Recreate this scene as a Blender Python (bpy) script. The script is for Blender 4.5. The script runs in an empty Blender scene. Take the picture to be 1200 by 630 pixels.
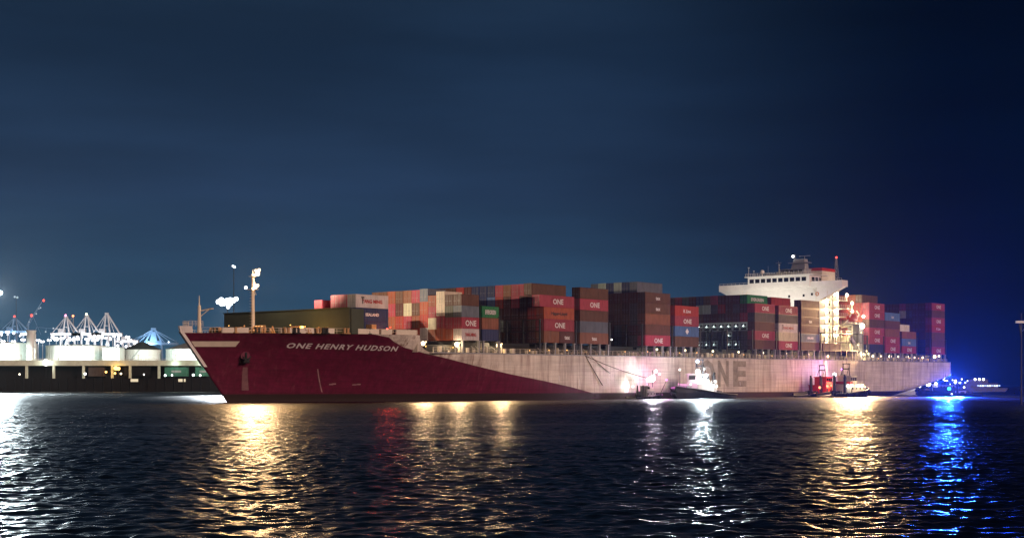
import bpy, bmesh, math, random
from mathutils import Matrix, Vector, Euler
random.seed(11)
scn = bpy.context.scene
col = scn.collection
R = math.radians
def lin(r, g, b):
    f = lambda c: (c/255/12.92) if c <= 10 else ((c/255+0.055)/1.055)**2.4
    return (f(r), f(g), f(b))

# ------------------------------------------------------------------ camera
HC, F, YH = 3.2, 1702.0, 452.5          # eye height, focal length and horizon in photo pixels
cam = bpy.data.cameras.new('camera'); co = bpy.data.objects.new('camera', cam); col.objects.link(co)
co.location = (0, 0, HC); co.rotation_euler = (R(90), 0, 0)
cam.sensor_width = 36; cam.lens = 36*F/1200; cam.shift_y = (YH-315)/1200
cam.clip_start = 0.5; cam.clip_end = 30000
scn.camera = co

# ------------------------------------------------------------------ world: night sky, city glow low on the left, thin cloud
w = bpy.data.worlds.new('World'); scn.world = w; w.use_nodes = True
wt = w.node_tree; wt.nodes.clear()
def N(tree, typ, **kw):
    n = tree.nodes.new(typ)
    for k, v in kw.items():
        if k == 'op': n.operation = v
        elif k == 'ins':
            for i, x in v.items(): n.inputs[i].default_value = x
        else: setattr(n, k, v)
    return n
def ramp(tree, pts, interp='LINEAR'):
    n = tree.nodes.new('ShaderNodeValToRGB'); cr = n.color_ramp; cr.interpolation = interp
    while len(cr.elements) < len(pts): cr.elements.new(0.5)
    for e, (p, c) in zip(cr.elements, pts):
        e.position = p; e.color = (*c, 1) if len(c) == 3 else c
    return n
L = wt.links.new
tc = N(wt, 'ShaderNodeTexCoord'); sep = N(wt, 'ShaderNodeSeparateXYZ'); L(tc.outputs['Generated'], sep.inputs[0])
# elevation ramp (z of the direction) for the city side and for the dark seaward side
cl = ramp(wt, [(0.0, lin(55,88,110)), (0.06, lin(43,73,100)), (0.13, lin(35,56,84)), (0.22, lin(27,47,72)), (0.32, lin(26,42,60)), (1.0, lin(12,20,34))])
crr = ramp(wt, [(0.0, lin(1,15,42)), (0.08, lin(1,14,35)), (0.22, lin(1,12,30)), (0.4, lin(2,11,26)), (1.0, lin(3,10,22))])
L(sep.outputs['Z'], cl.inputs[0]); L(sep.outputs['Z'], crr.inputs[0])
side = N(wt, 'ShaderNodeMapRange', interpolation_type='SMOOTHSTEP', ins={1: -0.02, 2: 0.30}); L(sep.outputs['X'], side.inputs[0])
mp = N(wt, 'ShaderNodeMapping', ins={3: (1.3, 1.3, 9.0)}); L(tc.outputs['Generated'], mp.inputs[0])
nz = N(wt, 'ShaderNodeTexNoise', ins={'Scale': 2.3, 'Detail': 5.0, 'Roughness': 0.55}); L(mp.outputs[0], nz.inputs[0])
cloud = N(wt, 'ShaderNodeMapRange', ins={1: 0.3, 2: 0.7, 3: 0.80, 4: 1.18}); L(nz.outputs[0], cloud.inputs[0])
mx = N(wt, 'ShaderNodeMix', data_type='RGBA'); L(side.outputs[0], mx.inputs[0]); L(cl.outputs[0], mx.inputs[6]); L(crr.outputs[0], mx.inputs[7])
ml = N(wt, 'ShaderNodeVectorMath', op='SCALE'); L(mx.outputs[2], ml.inputs[0]); L(cloud.outputs[0], ml.inputs['Scale'])
bg = N(wt, 'ShaderNodeBackground', ins={1: 1.0}); L(ml.outputs[0], bg.inputs[0])
ow = N(wt, 'ShaderNodeOutputWorld'); L(bg.outputs[0], ow.inputs[0])

# ------------------------------------------------------------------ the one sun lamp: the glow of the lit waterfront behind the camera
sl = bpy.data.lights.new('sun', 'SUN'); sl.energy = 2.05; sl.angle = R(12); sl.color = (1.0, 0.65, 0.53)
so = bpy.data.objects.new('sun', sl); col.objects.link(so)
so.rotation_euler = Vector((-0.60, 0.77, -0.22)).to_track_quat('-Z', 'Y').to_euler()

scn.view_settings.view_transform = 'Standard'; scn.view_settings.look = 'None'
scn.view_settings.exposure = 0; scn.view_settings.gamma = 1
scn.render.engine = 'CYCLES'
cy = scn.cycles
cy.use_denoising = True; cy.max_bounces = 5; cy.diffuse_bounces = 2; cy.glossy_bounces = 3; cy.volume_bounces = 0
cy.sample_clamp_indirect = 4; cy.sample_clamp_direct = 0; cy.use_light_tree = True
cy.caustics_reflective = False; cy.caustics_refractive = False

# ------------------------------------------------------------------ helpers
def px(x, y, Y):
    "world point at depth Y on the sight line of photo pixel (x, y)"
    return Vector(((x-600)/F*Y, Y, HC+(YH-y)/F*Y))
def px_(x, Y): return (x-600)/F*Y
def pz_(y, Y): return HC+(YH-y)/F*Y

class MB:
    def __init__(s): s.v, s.f, s.m = [], [], []
    def add(s, vs, fs, m=0):
        b = len(s.v); s.v += [tuple(v) for v in vs]; s.f += [tuple(b+i for i in f) for f in fs]; s.m += [m]*len(fs); return s
    def box(s, a, b, m=0):
        x0, y0, z0 = (min(p, q) for p, q in zip(a, b)); x1, y1, z1 = (max(p, q) for p, q in zip(a, b))
        return s.add([(x0,y0,z0),(x1,y0,z0),(x1,y1,z0),(x0,y1,z0),(x0,y0,z1),(x1,y0,z1),(x1,y1,z1),(x0,y1,z1)],
                     [(3,2,1,0),(4,5,6,7),(0,1,5,4),(1,2,6,5),(2,3,7,6),(3,0,4,7)], m)
    def prism(s, poly, ax, lo, hi, m=0):
        "poly: 2D points in the other two axes (cyclic order), extruded along axis ax"
        n = len(poly); vs = []
        for t in (lo, hi):
            for a, b in poly:
                vs.append({0: (t, a, b), 1: (a, t, b), 2: (a, b, t)}[ax])
        return s.add(vs, [tuple(range(n-1, -1, -1)), tuple(range(n, 2*n))]+[(i, (i+1) % n, n+(i+1) % n, n+i) for i in range(n)], m)
    def bar(s, p, q, r, r2=None, n=6, m=0):
        p, q = Vector(p), Vector(q); d = (q-p)
        if d.length < 1e-6: return s
        r2 = r if r2 is None else r2
        d.normalize(); u = d.cross(Vector((0,0,1)) if abs(d.z) < .95 else Vector((1,0,0))).normalized(); w_ = d.cross(u)
        vs = []
        for c, rr in ((p, r), (q, r2)):
            for k in range(n):
                a = 2*math.pi*(k+.5)/n; vs.append(c+u*(math.cos(a)*rr)+w_*(math.sin(a)*rr))
        return s.add(vs, [(k, (k+1) % n, n+(k+1) % n, n+k) for k in range(n)]+[tuple(range(n-1, -1, -1)), tuple(range(n, 2*n))], m)
    def line(s, pts, r, n=5, m=0):
        for a, b in zip(pts, pts[1:]): s.bar(a, b, r, n=n, m=m)
        return s
    def ball(s, c, r, nu=8, nv=5, m=0, sq=(1,1,1)):
        c = Vector(c); vs = [c+Vector((0,0,-r*sq[2]))]
        for j in range(1, nv):
            t = -math.pi/2+math.pi*j/nv
            for k in range(nu):
                a = 2*math.pi*k/nu
                vs.append(c+Vector((math.cos(a)*math.cos(t)*r*sq[0], math.sin(a)*math.cos(t)*r*sq[1], math.sin(t)*r*sq[2])))
        vs.append(c+Vector((0,0,r*sq[2]))); top = len(vs)-1; fs = []
        for k in range(nu):
            fs.append((0, 1+(k+1) % nu, 1+k)); b = 1+(nv-2)*nu; fs.append((b+k, b+(k+1) % nu, top))
            for j in range(nv-2):
                a = 1+j*nu; fs.append((a+k, a+(k+1) % nu, a+nu+(k+1) % nu, a+nu+k))
        return s.add(vs, fs, m)
    def torus(s, c, R_, r, ax=1, nu=16, nv=6, m=0):
        vs = []; c = Vector(c)
        for i in range(nu):
            a = 2*math.pi*i/nu
            for j in range(nv):
                b = 2*math.pi*j/nv; rr = R_+r*math.cos(b); p, q, t = rr*math.cos(a), rr*math.sin(a), r*math.sin(b)
                vs.append(c+Vector({0: (t,p,q), 1: (p,t,q), 2: (p,q,t)}[ax]))
        return s.add(vs, [(i*nv+j, ((i+1) % nu)*nv+j, ((i+1) % nu)*nv+(j+1) % nv, i*nv+(j+1) % nv) for i in range(nu) for j in range(nv)], m)
    def mesh(s, name, mats, smooth=False):
        me = bpy.data.meshes.new(name); me.from_pydata(s.v, [], s.f)
        for m in (mats if isinstance(mats, (list, tuple)) else [mats]): me.materials.append(m)
        me.polygons.foreach_set('material_index', s.m)
        bm = bmesh.new(); bm.from_mesh(me); bmesh.ops.recalc_face_normals(bm, faces=bm.faces); bm.to_mesh(me); bm.free()
        if smooth: me.polygons.foreach_set('use_smooth', [True]*len(me.polygons))
        me.update(); return me
    def obj(s, name, mats, parent=None, smooth=False, **props):
        return link(name, s.mesh(name, mats, smooth), parent, **props)
def link(name, data, parent=None, loc=None, **props):
    o = bpy.data.objects.new(name, data); col.objects.link(o)
    if parent is not None: o.parent = parent
    if loc is not None: o.location = loc
    for k, v in props.items(): o[k] = v
    return o
def thing(name, label, cat, loc=(0,0,0), rz=0, group=None):
    o = bpy.data.objects.new(name, None); col.objects.link(o); o.location = loc; o.rotation_euler = (0,0,rz)
    o['label'] = label; o['category'] = cat
    if group: o['group'] = group
    return o
def tag(o, label, cat, group=None):
    o['label'] = label; o['category'] = cat
    if group: o['group'] = group
    return o

# ------------------------------------------------------------------ materials
def pbr(name, c, rough=0.55, metal=0.0, dirt=0.25, scale=0.6, bump=0.0, spec=0.4, stretch=(1,1,1)):
    m = bpy.data.materials.new(name); m.use_nodes = True; t = m.node_tree; b = t.nodes['Principled BSDF']
    b.inputs['Roughness'].default_value = rough; b.inputs['Metallic'].default_value = metal
    b.inputs['Specular IOR Level'].default_value = spec
    tcn = N(t, 'ShaderNodeTexCoord'); mpn = N(t, 'ShaderNodeMapping', ins={3: stretch}); t.links.new(tcn.outputs['Object'], mpn.inputs[0])
    nzn = N(t, 'ShaderNodeTexNoise', ins={'Scale': scale, 'Detail': 6.0, 'Roughness': 0.65}); t.links.new(mpn.outputs[0], nzn.inputs[0])
    rp = ramp(t, [(0.3, tuple(x*(1-dirt) for x in c)), (0.7, tuple(min(1, x*(1+dirt*.6)) for x in c))]); t.links.new(nzn.outputs[0], rp.inputs[0])
    t.links.new(rp.outputs[0], b.inputs['Base Color'])
    if bump:
        bn = N(t, 'ShaderNodeBump', ins={'Strength': bump, 'Distance': 0.1}); t.links.new(nzn.outputs[0], bn.inputs['Height']); t.links.new(bn.outputs[0], b.inputs['Normal'])
    return m
_em = {}
def glow(c, s, sample=False):
    key = (tuple(round(x, 3) for x in c), s, sample)
    if key not in _em:
        m = bpy.data.materials.new('lamp_glow'); m.use_nodes = True; t = m.node_tree; t.nodes.clear()
        e = N(t, 'ShaderNodeEmission', ins={0: (*c, 1), 1: s}); o = N(t, 'ShaderNodeOutputMaterial'); t.links.new(e.outputs[0], o.inputs[0])
        m.cycles.emission_sampling = 'AUTO' if sample else 'NONE'; _em[key] = m
    return _em[key]
WARM, WHITE, COOL, RED, BLUE, AMBER, MAG = (1,.72,.42), (1,.95,.9), (.82,.92,1), (1,.06,.04), (.03,.10,1), (1,.5,.12), (1,.18,.75)
_ball = {}
def lamp(parent, loc, r=0.3, c=WARM, s=12, power=0, radius=None, spot=None, name='lamp', blend=.6):
    "a glowing lamp globe and, inside it, the light that it gives off; spot = (direction, full angle in degrees)"
    s = min(s, 4.5+s*.06) if s > 4.5 else s; r = r*.78
    key = (round(r, 3), c, s)
    if key not in _ball: _ball[key] = MB().ball((0,0,0), r, 8, 6).mesh('lamp', glow(c, s), True)
    o = link(name, _ball[key], parent, loc)
    if power:
        ld = bpy.data.lights.new('lamp_light', 'SPOT' if spot else 'POINT'); ld.energy = power if spot else power*.5; ld.color = c; ld.shadow_soft_size = radius or r*1.5
        lo = bpy.data.objects.new('lamp_light', ld); col.objects.link(lo); lo.parent = parent; lo.location = loc
        if spot:
            ld.spot_size = R(spot[1]); ld.spot_blend = blend
            lo.rotation_euler = Vector(spot[0]).to_track_quat('-Z', 'Y').to_euler()
            lo.location = Vector(loc)+Vector(spot[0]).normalized()*(r+.05)
            ld.shadow_soft_size = r*.6
    return o
M = {
 'white': pbr('white_paint', (.78,.76,.72), .45, dirt=.1, scale=.5),
 'cream': pbr('cream_paint', (.72,.66,.54), .5, dirt=.12),
 'grey': pbr('grey_paint', (.3,.31,.32), .5, dirt=.2),
 'dark': pbr('dark_steel', (.025,.027,.028), .5, dirt=.3),
 'deck': pbr('deck_paint', (.07,.055,.045), .7, dirt=.4),
 'olive': pbr('olive_steel', (.065,.08,.058), .7, dirt=.18, scale=.25),
 'black': pbr('black_rubber', (.012,.012,.016), .6, dirt=.3),
 'navyhull': pbr('navy_hull', (.006,.01,.03), .5, dirt=.25),
 'red': pbr('red_paint', (.45,.035,.025), .5, dirt=.2),
 'orange': pbr('orange_paint', (.6,.16,.03), .5, dirt=.2),
 'buff': pbr('buff_machinery', (.5,.3,.14), .6, dirt=.35, scale=1.5),
 'glass': pbr('window_glass', (.012,.014,.018), .12, dirt=.1),
 'mark': pbr('white_lettering', (.75,.73,.72), .6, dirt=.12, scale=1.2),
 'darkmark': pbr('dark_lettering', (.05,.04,.04), .6),
 'redmark': pbr('red_lettering', (.4,.05,.05), .6),
 'faintmark': pbr('worn_mark', (.34,.22,.22), .6, dirt=.4),
 'hullmark': pbr('company_lettering', (.34,.31,.25), .6, dirt=.45, scale=.5),
 'rope': pbr('rope', (.12,.11,.09), .8),
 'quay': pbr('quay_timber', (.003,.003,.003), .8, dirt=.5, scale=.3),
 'concrete': pbr('concrete', (.68,.78,.6), .8, dirt=.2, scale=.3),
 'tank': pbr('tank_paint', (.66,.69,.66), .5, dirt=.12, scale=.15, stretch=(1,1,.2)),
 'roofdark': pbr('dark_roof', (.05,.075,.08), .7, dirt=.2),
 'roofpale': pbr('pale_roof', (.34,.38,.36), .7, dirt=.15),
 'craneblue': pbr('crane_blue', (.18,.36,.6), .5, dirt=.15),
 'cranewhite': pbr('crane_white', (.6,.66,.7), .5, dirt=.15),
 'green': pbr('green_box', (.05,.2,.13), .6, dirt=.2),
 'land': pbr('ground_earth', (.05,.05,.045), .9, dirt=.3, scale=.05),
}

# ------------------------------------------------------------------ water
WAVE, WROUGH, HAZE = 1.0, .12, .00001
def make_water():
    import numpy as np
    def mat(bump):
        m = bpy.data.materials.new('harbour_water'); m.use_nodes = True; t = m.node_tree; b = t.nodes['Principled BSDF']
        b.inputs['Base Color'].default_value = (.0012,.0025,.004,1); b.inputs['Roughness'].default_value = WROUGH; b.inputs['IOR'].default_value = 1.333
        tcn = N(t, 'ShaderNodeTexCoord'); mpn = N(t, 'ShaderNodeMapping', ins={3: (.7,1.1,1)})
        # ripples too small for the sheet's quads, which widen with distance, count as surface roughness
        ln = N(t, 'ShaderNodeVectorMath', op='LENGTH'); t.links.new(tcn.outputs['Object'], ln.inputs[0])
        rr = ramp(t, [(0, (.28,)*3), (.06, (.29,)*3), (.2, (.31,)*3), (.4, (.34,)*3), (.8, (.42,)*3)]); dv = N(t, 'ShaderNodeMath', op='MULTIPLY', ins={1: 1/600}); t.links.new(ln.outputs['Value'], dv.inputs[0]); t.links.new(dv.outputs[0], rr.inputs[0]); t.links.new(rr.outputs[0], b.inputs['Roughness']); t.links.new(tcn.outputs['Object'], mpn.inputs[0])
        n = N(t, 'ShaderNodeTexNoise', ins={'Scale': 5.0 if not bump else .6, 'Detail': 4.0, 'Roughness': .6}); t.links.new(mpn.outputs[0], n.inputs[0])
        bn = N(t, 'ShaderNodeBump', ins={'Strength': 1.0, 'Distance': .9 if bump else .03}); t.links.new(n.outputs[0], bn.inputs['Height']); t.links.new(bn.outputs[0], b.inputs['Normal'])
        return m
    # ripples: a fan of quads that get larger with distance, displaced by many short-crested wave trains
    rng = np.random.default_rng(3)
    r = [24.0]
    while r[-1] < 470: r.append(r[-1]+min(.085+.00122*(r[-1]-24), .52))
    r = np.array(r); ang = np.linspace(R(-33), R(33), 740)
    Rr, A = np.meshgrid(r, ang, indexing='ij'); x = Rr*np.sin(A); y = Rr*np.cos(A)
    jx = rng.uniform(-.3, .3, x.shape)*Rr*(ang[1]-ang[0]); x = x+jx
    z = np.zeros_like(x)
    for lam, sl_, cnt in ((.34, .05, 12), (.5, .072, 16), (.75, .078, 16), (1.1, .072, 16), (1.7, .042, 12), (3.0, .020, 9), (7.0, .007, 4)):
        for k in range(cnt):
            l = lam*rng.uniform(.75, 1.3); th = R(78)+rng.normal(0, .85); kk = 2*math.pi/l; a = sl_*math.sqrt(2/cnt)/kk*WAVE
            wob = .6*np.sin(x*.05*rng.uniform(.5,1.5)+rng.uniform(0,6))+.6*np.sin(y*.045*rng.uniform(.5,1.5)+rng.uniform(0,6))
            z += a*np.sin(kk*(x*math.cos(th)+y*math.sin(th))+rng.uniform(0, 6.28)+wob*1.6)
    env = .85+.25*np.sin(x*.031+1.3*np.sin(y*.017))*np.sin(y*.043+.9*np.sin(x*.023))
    for y0, sl2, wd, dp in ((121, .03, 3.2, .6), (92, -.04, 2.2, .5), (160, .02, 4, .4)):   # slicks left by passing wakes
        env *= 1-dp*np.exp(-((y-y0-sl2*x-2*np.sin(x*.05+y0))/wd)**2)
    z *= env*np.clip((470-Rr)/60, 0, 1)
    nr, na = x.shape; me = bpy.data.meshes.new('water')
    v = np.stack([x, y, z-.01], -1).reshape(-1, 3)
    i0 = (np.arange(nr-1)[:, None]*na+np.arange(na-1)[None, :]).reshape(-1); f = np.stack([i0, i0+1, i0+na+1, i0+na], -1)
    me.vertices.add(len(v)); me.vertices.foreach_set('co', v.ravel().astype('f4'))
    me.loops.add(f.size); me.loops.foreach_set('vertex_index', f.ravel().astype('i4'))
    me.polygons.add(len(f)); me.polygons.foreach_set('loop_start', (np.arange(len(f))*4).astype('i4'))
    me.polygons.foreach_set('use_smooth', np.ones(len(f), dtype=bool)); me.update(); me.validate()
    if me.polygons[0].normal.z < 0: me.flip_normals()
    me.materials.append(mat(False)); link('water', me, kind='structure')
    # the open harbour beyond and beside the rippled sheet
    mb = MB(); S = 9000
    vs = []; c, s_ = math.cos, math.sin
    m = 25
    a_ = [R(-33)+R(66)*i/(m-1) for i in range(m)]
    inner = [(470*s_(a), 470*c(a), -.01) for a in a_]; near = [(24*s_(a), 24*c(a), -.01) for a in a_]; outer = [(S*s_(a), S*c(a), -.01) for a in a_]
    mb.add(inner+outer, [(i, m+i, m+i+1, i+1) for i in range(m-1)])
    mb.add([inner[0], near[0], (0,0,-.01), (-S, -300, -.01), outer[0]], [(0,1,2,3,4)]) if False else None
    mb.add([(0,-300,-.01), (-S,-300,-.01), (-S,S*.5,-.01), outer[0], inner[0], near[0], *near[1:], inner[-1], outer[-1], (S,S*.5,-.01), (S,-300,-.01)], [tuple(range(m+9))])
    me2 = mb.mesh('water_far', mat(True)); bm = bmesh.new(); bm.from_mesh(me2); bmesh.ops.triangulate(bm, faces=[f for f in bm.faces if len(f.verts) > 4]); bm.to_mesh(me2); bm.free()
    for p in me2.polygons:
        if p.normal.z < 0: p.flip()
    link('open_water', me2, kind='structure')
make_water()

# ------------------------------------------------------------------ ship frame: x = aft, y = to starboard, z = up; origin on the port side
UX, UY = 0.6215, 0.7834
TRIM = 0.0055
MS = Matrix.Translation((8, 345, 0)) @ Matrix.Rotation(math.atan2(UY, UX), 4, 'Z') @ Matrix.Rotation(-math.atan(TRIM), 4, 'Y')
MSI = MS.inverted()
ship = thing('container_ship', 'huge container ship with dark magenta bow, pale grey side and white wheelhouse', 'ship')
ship.matrix_world = MS
HB, CL = 22.9, 22.9
ZF, ZM = 14.35, 10.85
def stem(z): return -77.7-12.3*max(0, min(1.1, z/14.4))
def lerp(a, b, t): return a+(b-a)*t
def zk(s): return 5.9*max(0, (s-190)/60)**1.15
def zlow(s): return -3 if s < 205 else lerp(-3, zk(s)-.7, min(1, (s-205)/45))
def half(s, z):
    d = max(0, s-stem(z)); q = max(0, min(1, z/14.4))**1.5
    Lz = lerp(88, 46, q); ex = lerp(.95, .9, q)
    h = HB*math.sin(math.pi/2*min(1, d/Lz)**ex)
    if s > 190 and z < zk(s):
        u = min(1, (zk(s)-z)/(zk(s)-zlow(s)+.01)); h *= math.sqrt(max(0, 1-u*u))*.999+.001
    return h
def ztop(s):
    if s < -44.5: return ZF
    if s > -40.2: return ZM
    t = (s+44.5)/4.3; return ZM+(ZF-ZM)*(1-math.sqrt(max(0, 1-(1-t)**2)))
def hit(x, y):
    "ship-frame point of the port shell under photo pixel (x, y)"
    o = MSI @ Vector((0,0,HC)); d = (MSI @ px(x, y, 300))-o; n = 0.0; s = z = 0
    for _ in range(60):
        k = (n-o.y)/d.y; p = o+d*k; s, z = p.x, p.z
        n += .5*((CL-half(s, z))-n)
    return s, z
# hull ---------------------------------------------------------------
def hull_material():
    m = bpy.data.materials.new('hull_paint'); m.use_nodes = True; t = m.node_tree; b = t.nodes['Principled BSDF']; l = t.links.new
    b.inputs['Roughness'].default_value = .5; b.inputs['Specular IOR Level'].default_value = .35
    tcn = N(t, 'ShaderNodeTexCoord'); sp = N(t, 'ShaderNodeSeparateXYZ'); l(tcn.outputs['Object'], sp.inputs[0])
    pts = sorted(hit(*p) for p in [(456,395),(461,399.6),(474,407),(497.6,413.6),(519.8,418.7),(560,429),(598,438),(636,445.6),(669,453),(694,460),(716,465.5)])
    lo, hi = -70.0, 40.0
    mr = N(t, 'ShaderNodeMapRange', ins={1: lo, 2: hi}); l(sp.outputs['X'], mr.inputs[0])
    rp = ramp(t, [(0, (1,1,1))]+[((s-lo)/(hi-lo), (max(0, z/16),)*3) for s, z in pts]+[(.95, (0,0,0))]); l(mr.outputs[0], rp.inputs[0])
    sc = N(t, 'ShaderNodeMath', op='MULTIPLY', ins={1: 16.0}); l(rp.outputs[0], sc.inputs[0])
    lt = N(t, 'ShaderNodeMath', op='LESS_THAN'); l(sp.outputs['Z'], lt.inputs[0]); l(sc.outputs[0], lt.inputs[1])
    lo2 = N(t, 'ShaderNodeMath', op='LESS_THAN', ins={1: 45.0}); l(sp.outputs['X'], lo2.inputs[0])
    mag = N(t, 'ShaderNodeMath', op='MULTIPLY'); l(lt.outputs[0], mag.inputs[0]); l(lo2.outputs[0], mag.inputs[1])
    # weathering: vertical runs, large mottling, plate seams
    mp1 = N(t, 'ShaderNodeMapping', ins={3: (1.0, 1.0, .10)}); l(tcn.outputs['Object'], mp1.inputs[0])
    n1 = N(t, 'ShaderNodeTexNoise', ins={'Scale': .7, 'Detail': 8.0, 'Roughness': .72}); l(mp1.outputs[0], n1.inputs[0])
    n2 = N(t, 'ShaderNodeTexNoise', ins={'Scale': .16, 'Detail': 4.0}); l(tcn.outputs['Object'], n2.inputs[0])
    cb = N(t, 'ShaderNodeCombineXYZ'); l(sp.outputs['X'], cb.inputs[0]); l(sp.outputs['Z'], cb.inputs[1])
    bk = N(t, 'ShaderNodeTexBrick', ins={'Scale': 1.0, 'Mortar Size': .05, 'Mortar Smooth': .4, 'Brick Width': 9.5, 'Row Height': 2.3, 'Color1': (.96,.96,.96,1), 'Color2': (1.06,1.06,1.06,1), 'Mortar': (.78,.74,.72,1)}); bk.offset = .37
    l(cb.outputs[0], bk.inputs[0])
    mp4 = N(t, 'ShaderNodeMapping', ins={3: (1.6, 1.0, .045)}); l(tcn.outputs['Object'], mp4.inputs[0])
    n4 = N(t, 'ShaderNodeTexNoise', ins={'Scale': .9, 'Detail': 3.0, 'Roughness': .6}); l(mp4.outputs[0], n4.inputs[0])
    run0 = N(t, 'ShaderNodeMapRange', ins={1: .56, 2: .70, 3: 0, 4: .9}); l(n4.outputs[0], run0.inputs[0])
    n6 = N(t, 'ShaderNodeTexNoise', ins={'Scale': .11, 'Detail': 3.0}); l(tcn.outputs['Object'], n6.inputs[0])
    mk = N(t, 'ShaderNodeMapRange', ins={1: .42, 2: .62, 3: .08, 4: 1}); l(n6.outputs[0], mk.inputs[0])
    run = N(t, 'ShaderNodeMath', op='MULTIPLY'); l(run0.outputs[0], run.inputs[0]); l(mk.outputs[0], run.inputs[1])
    mp5 = N(t, 'ShaderNodeMapping', ins={3: (.05, 1.0, 2.2)}); l(tcn.outputs['Object'], mp5.inputs[0])
    n5 = N(t, 'ShaderNodeTexNoise', ins={'Scale': .9, 'Detail': 4.0, 'Roughness': .7}); l(mp5.outputs[0], n5.inputs[0])
    scr = N(t, 'ShaderNodeMapRange', ins={1: .35, 2: .65, 3: .84, 4: 1.12}); l(n5.outputs[0], scr.inputs[0])
    gp = ramp(t, [(.30, (.30,.22,.18)), (.40, (.52,.45,.40)), (.5, (.69,.64,.56)), (.72, (.79,.75,.68))]); l(n1.outputs[0], gp.inputs[0])
    mo = N(t, 'ShaderNodeMapRange', ins={1: .3, 2: .7, 3: .78, 4: 1.12}); l(n2.outputs[0], mo.inputs[0])
    g1 = N(t, 'ShaderNodeVectorMath', op='MULTIPLY'); l(gp.outputs[0], g1.inputs[0]); l(bk.outputs[0], g1.inputs[1])
    g2 = N(t, 'ShaderNodeVectorMath', op='SCALE'); l(g1.outputs[0], g2.inputs[0]); l(mo.outputs[0], g2.inputs['Scale'])
    g3 = N(t, 'ShaderNodeVectorMath', op='SCALE'); l(g2.outputs[0], g3.inputs[0]); l(scr.outputs[0], g3.inputs['Scale'])
    g4 = N(t, 'ShaderNodeMix', data_type='RGBA', ins={7: (.20,.11,.075,1)}); l(run.outputs[0], g4.inputs[0]); l(g3.outputs[0], g4.inputs[6])
    mp3 = ramp(t, [(.3, (.075,.006,.023)), (.7, (.15,.012,.047))]); l(n1.outputs[0], mp3.inputs[0])
    mA = N(t, 'ShaderNodeMix', data_type='RGBA'); l(mag.outputs[0], mA.inputs[0]); l(g4.outputs[2], mA.inputs[6])
    m5 = N(t, 'ShaderNodeVectorMath', op='MULTIPLY'); l(mp3.outputs[0], m5.inputs[0]); l(bk.outputs[0], m5.inputs[1])
    m6 = N(t, 'ShaderNodeVectorMath', op='SCALE'); l(m5.outputs[0], m6.inputs[0]); l(scr.outputs[0], m6.inputs['Scale'])
    m7 = N(t, 'ShaderNodeMix', data_type='RGBA', ins={7: (.24,.10,.11,1)}); l(m6.outputs[0], m7.inputs[6])
    rn2 = N(t, 'ShaderNodeMath', op='MULTIPLY', ins={1: .35}); l(run.outputs[0], rn2.inputs[0]); l(rn2.outputs[0], m7.inputs[0]); l(m7.outputs[2], mA.inputs[7])
    # boot topping: dark antifouling just above the water
    wl = N(t, 'ShaderNodeMath', op='MULTIPLY_ADD', ins={1: TRIM}); l(sp.outputs['X'], wl.inputs[0]); l(sp.outputs['Z'], wl.inputs[2])
    zz = N(t, 'ShaderNodeMapRange', ins={1: 1.5, 2: 1.75, 3: 1.0, 4: 0.0}); l(wl.outputs[0], zz.inputs[0])
    mB = N(t, 'ShaderNodeMix', data_type='RGBA', ins={7: (.03,.017,.016,1)}); l(zz.outputs[0], mB.inputs[0]); l(mA.outputs[2], mB.inputs[6])
    l(mB.outputs[2], b.inputs['Base Color'])
    bn = N(t, 'ShaderNodeBump', ins={'Strength': .35, 'Distance': .12}); l(n2.outputs[0], bn.inputs['Height']); l(bn.outputs[0], b.inputs['Normal'])
    return m
HULLM = hull_material()
def build_hull():
    cols = [-90+70*(i/44)**1.25 for i in range(45)]
    cols = sorted(set([round(c, 3) for c in cols]+[-46,-44.5,-44.2,-43.6,-42.8,-41.8,-40.8,-40.2]+list(range(-15, 190, 8))+list(range(188, 251, 3))+[250]))
    NR = 16; mb = MB(); idx = {}
    for sd in (-1, 1):
        for i, s0 in enumerate(cols):
            for j in range(NR+1):
                zl = zlow(s0); z = zl+(ztop(s0)-zl)*j/NR
                s = s0 if s0 >= -20 else stem(z)+(s0+90)*(-20-stem(z))/70
                h = half(s, z) if i else 0.12
                idx[sd, i, j] = len(mb.v); mb.v.append((s, CL+sd*max(h, .12), z))
        for i in range(len(cols)-1):
            for j in range(NR):
                q = (idx[sd,i,j], idx[sd,i+1,j], idx[sd,i+1,j+1], idx[sd,i,j+1]); mb.f.append(q if sd < 0 else q[::-1]); mb.m.append(0)
    n = len(cols)-1
    mb.f.append(tuple(idx[-1,n,j] for j in range(NR+1))+tuple(idx[1,n,j] for j in range(NR, -1, -1))); mb.m.append(0)     # transom
    for j in range(NR): mb.f.append((idx[-1,0,j], idx[-1,0,j+1], idx[1,0,j+1], idx[1,0,j])); mb.m.append(0)                 # stem face
    me = mb.mesh('hull', HULLM); 
    for p in me.polygons: p.use_smooth = len(p.vertices) == 4
    o = link('hull', me, ship)
    dk = MB()                                                             # decks, a little below the sheer line
    for i in range(len(cols)-1):
        a, b = cols[i], cols[i+1]
        if -44.6 < a < -40.3: continue
        za = (ZF if a < -44 else ZM)-.05
        dk.add([(a, CL-half(a, za)+.06, za), (b, CL-half(b, za)+.06, za), (b, CL+half(b, za)-.06, za), (a, CL+half(a, za)-.06, za)], [(0,1,2,3)])
    dk.obj('deck', M['deck'], ship)
    bh = MB().box((-44.5, .6, ZM-.05), (-44.3, 45.2, ZF-.06)); bh.obj('forecastle_bulkhead', M['cream'], ship)
    return o
hull = build_hull()
def shell(s, z, off=.05): return Vector((s, CL-half(s, z)-off, z))
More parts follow.
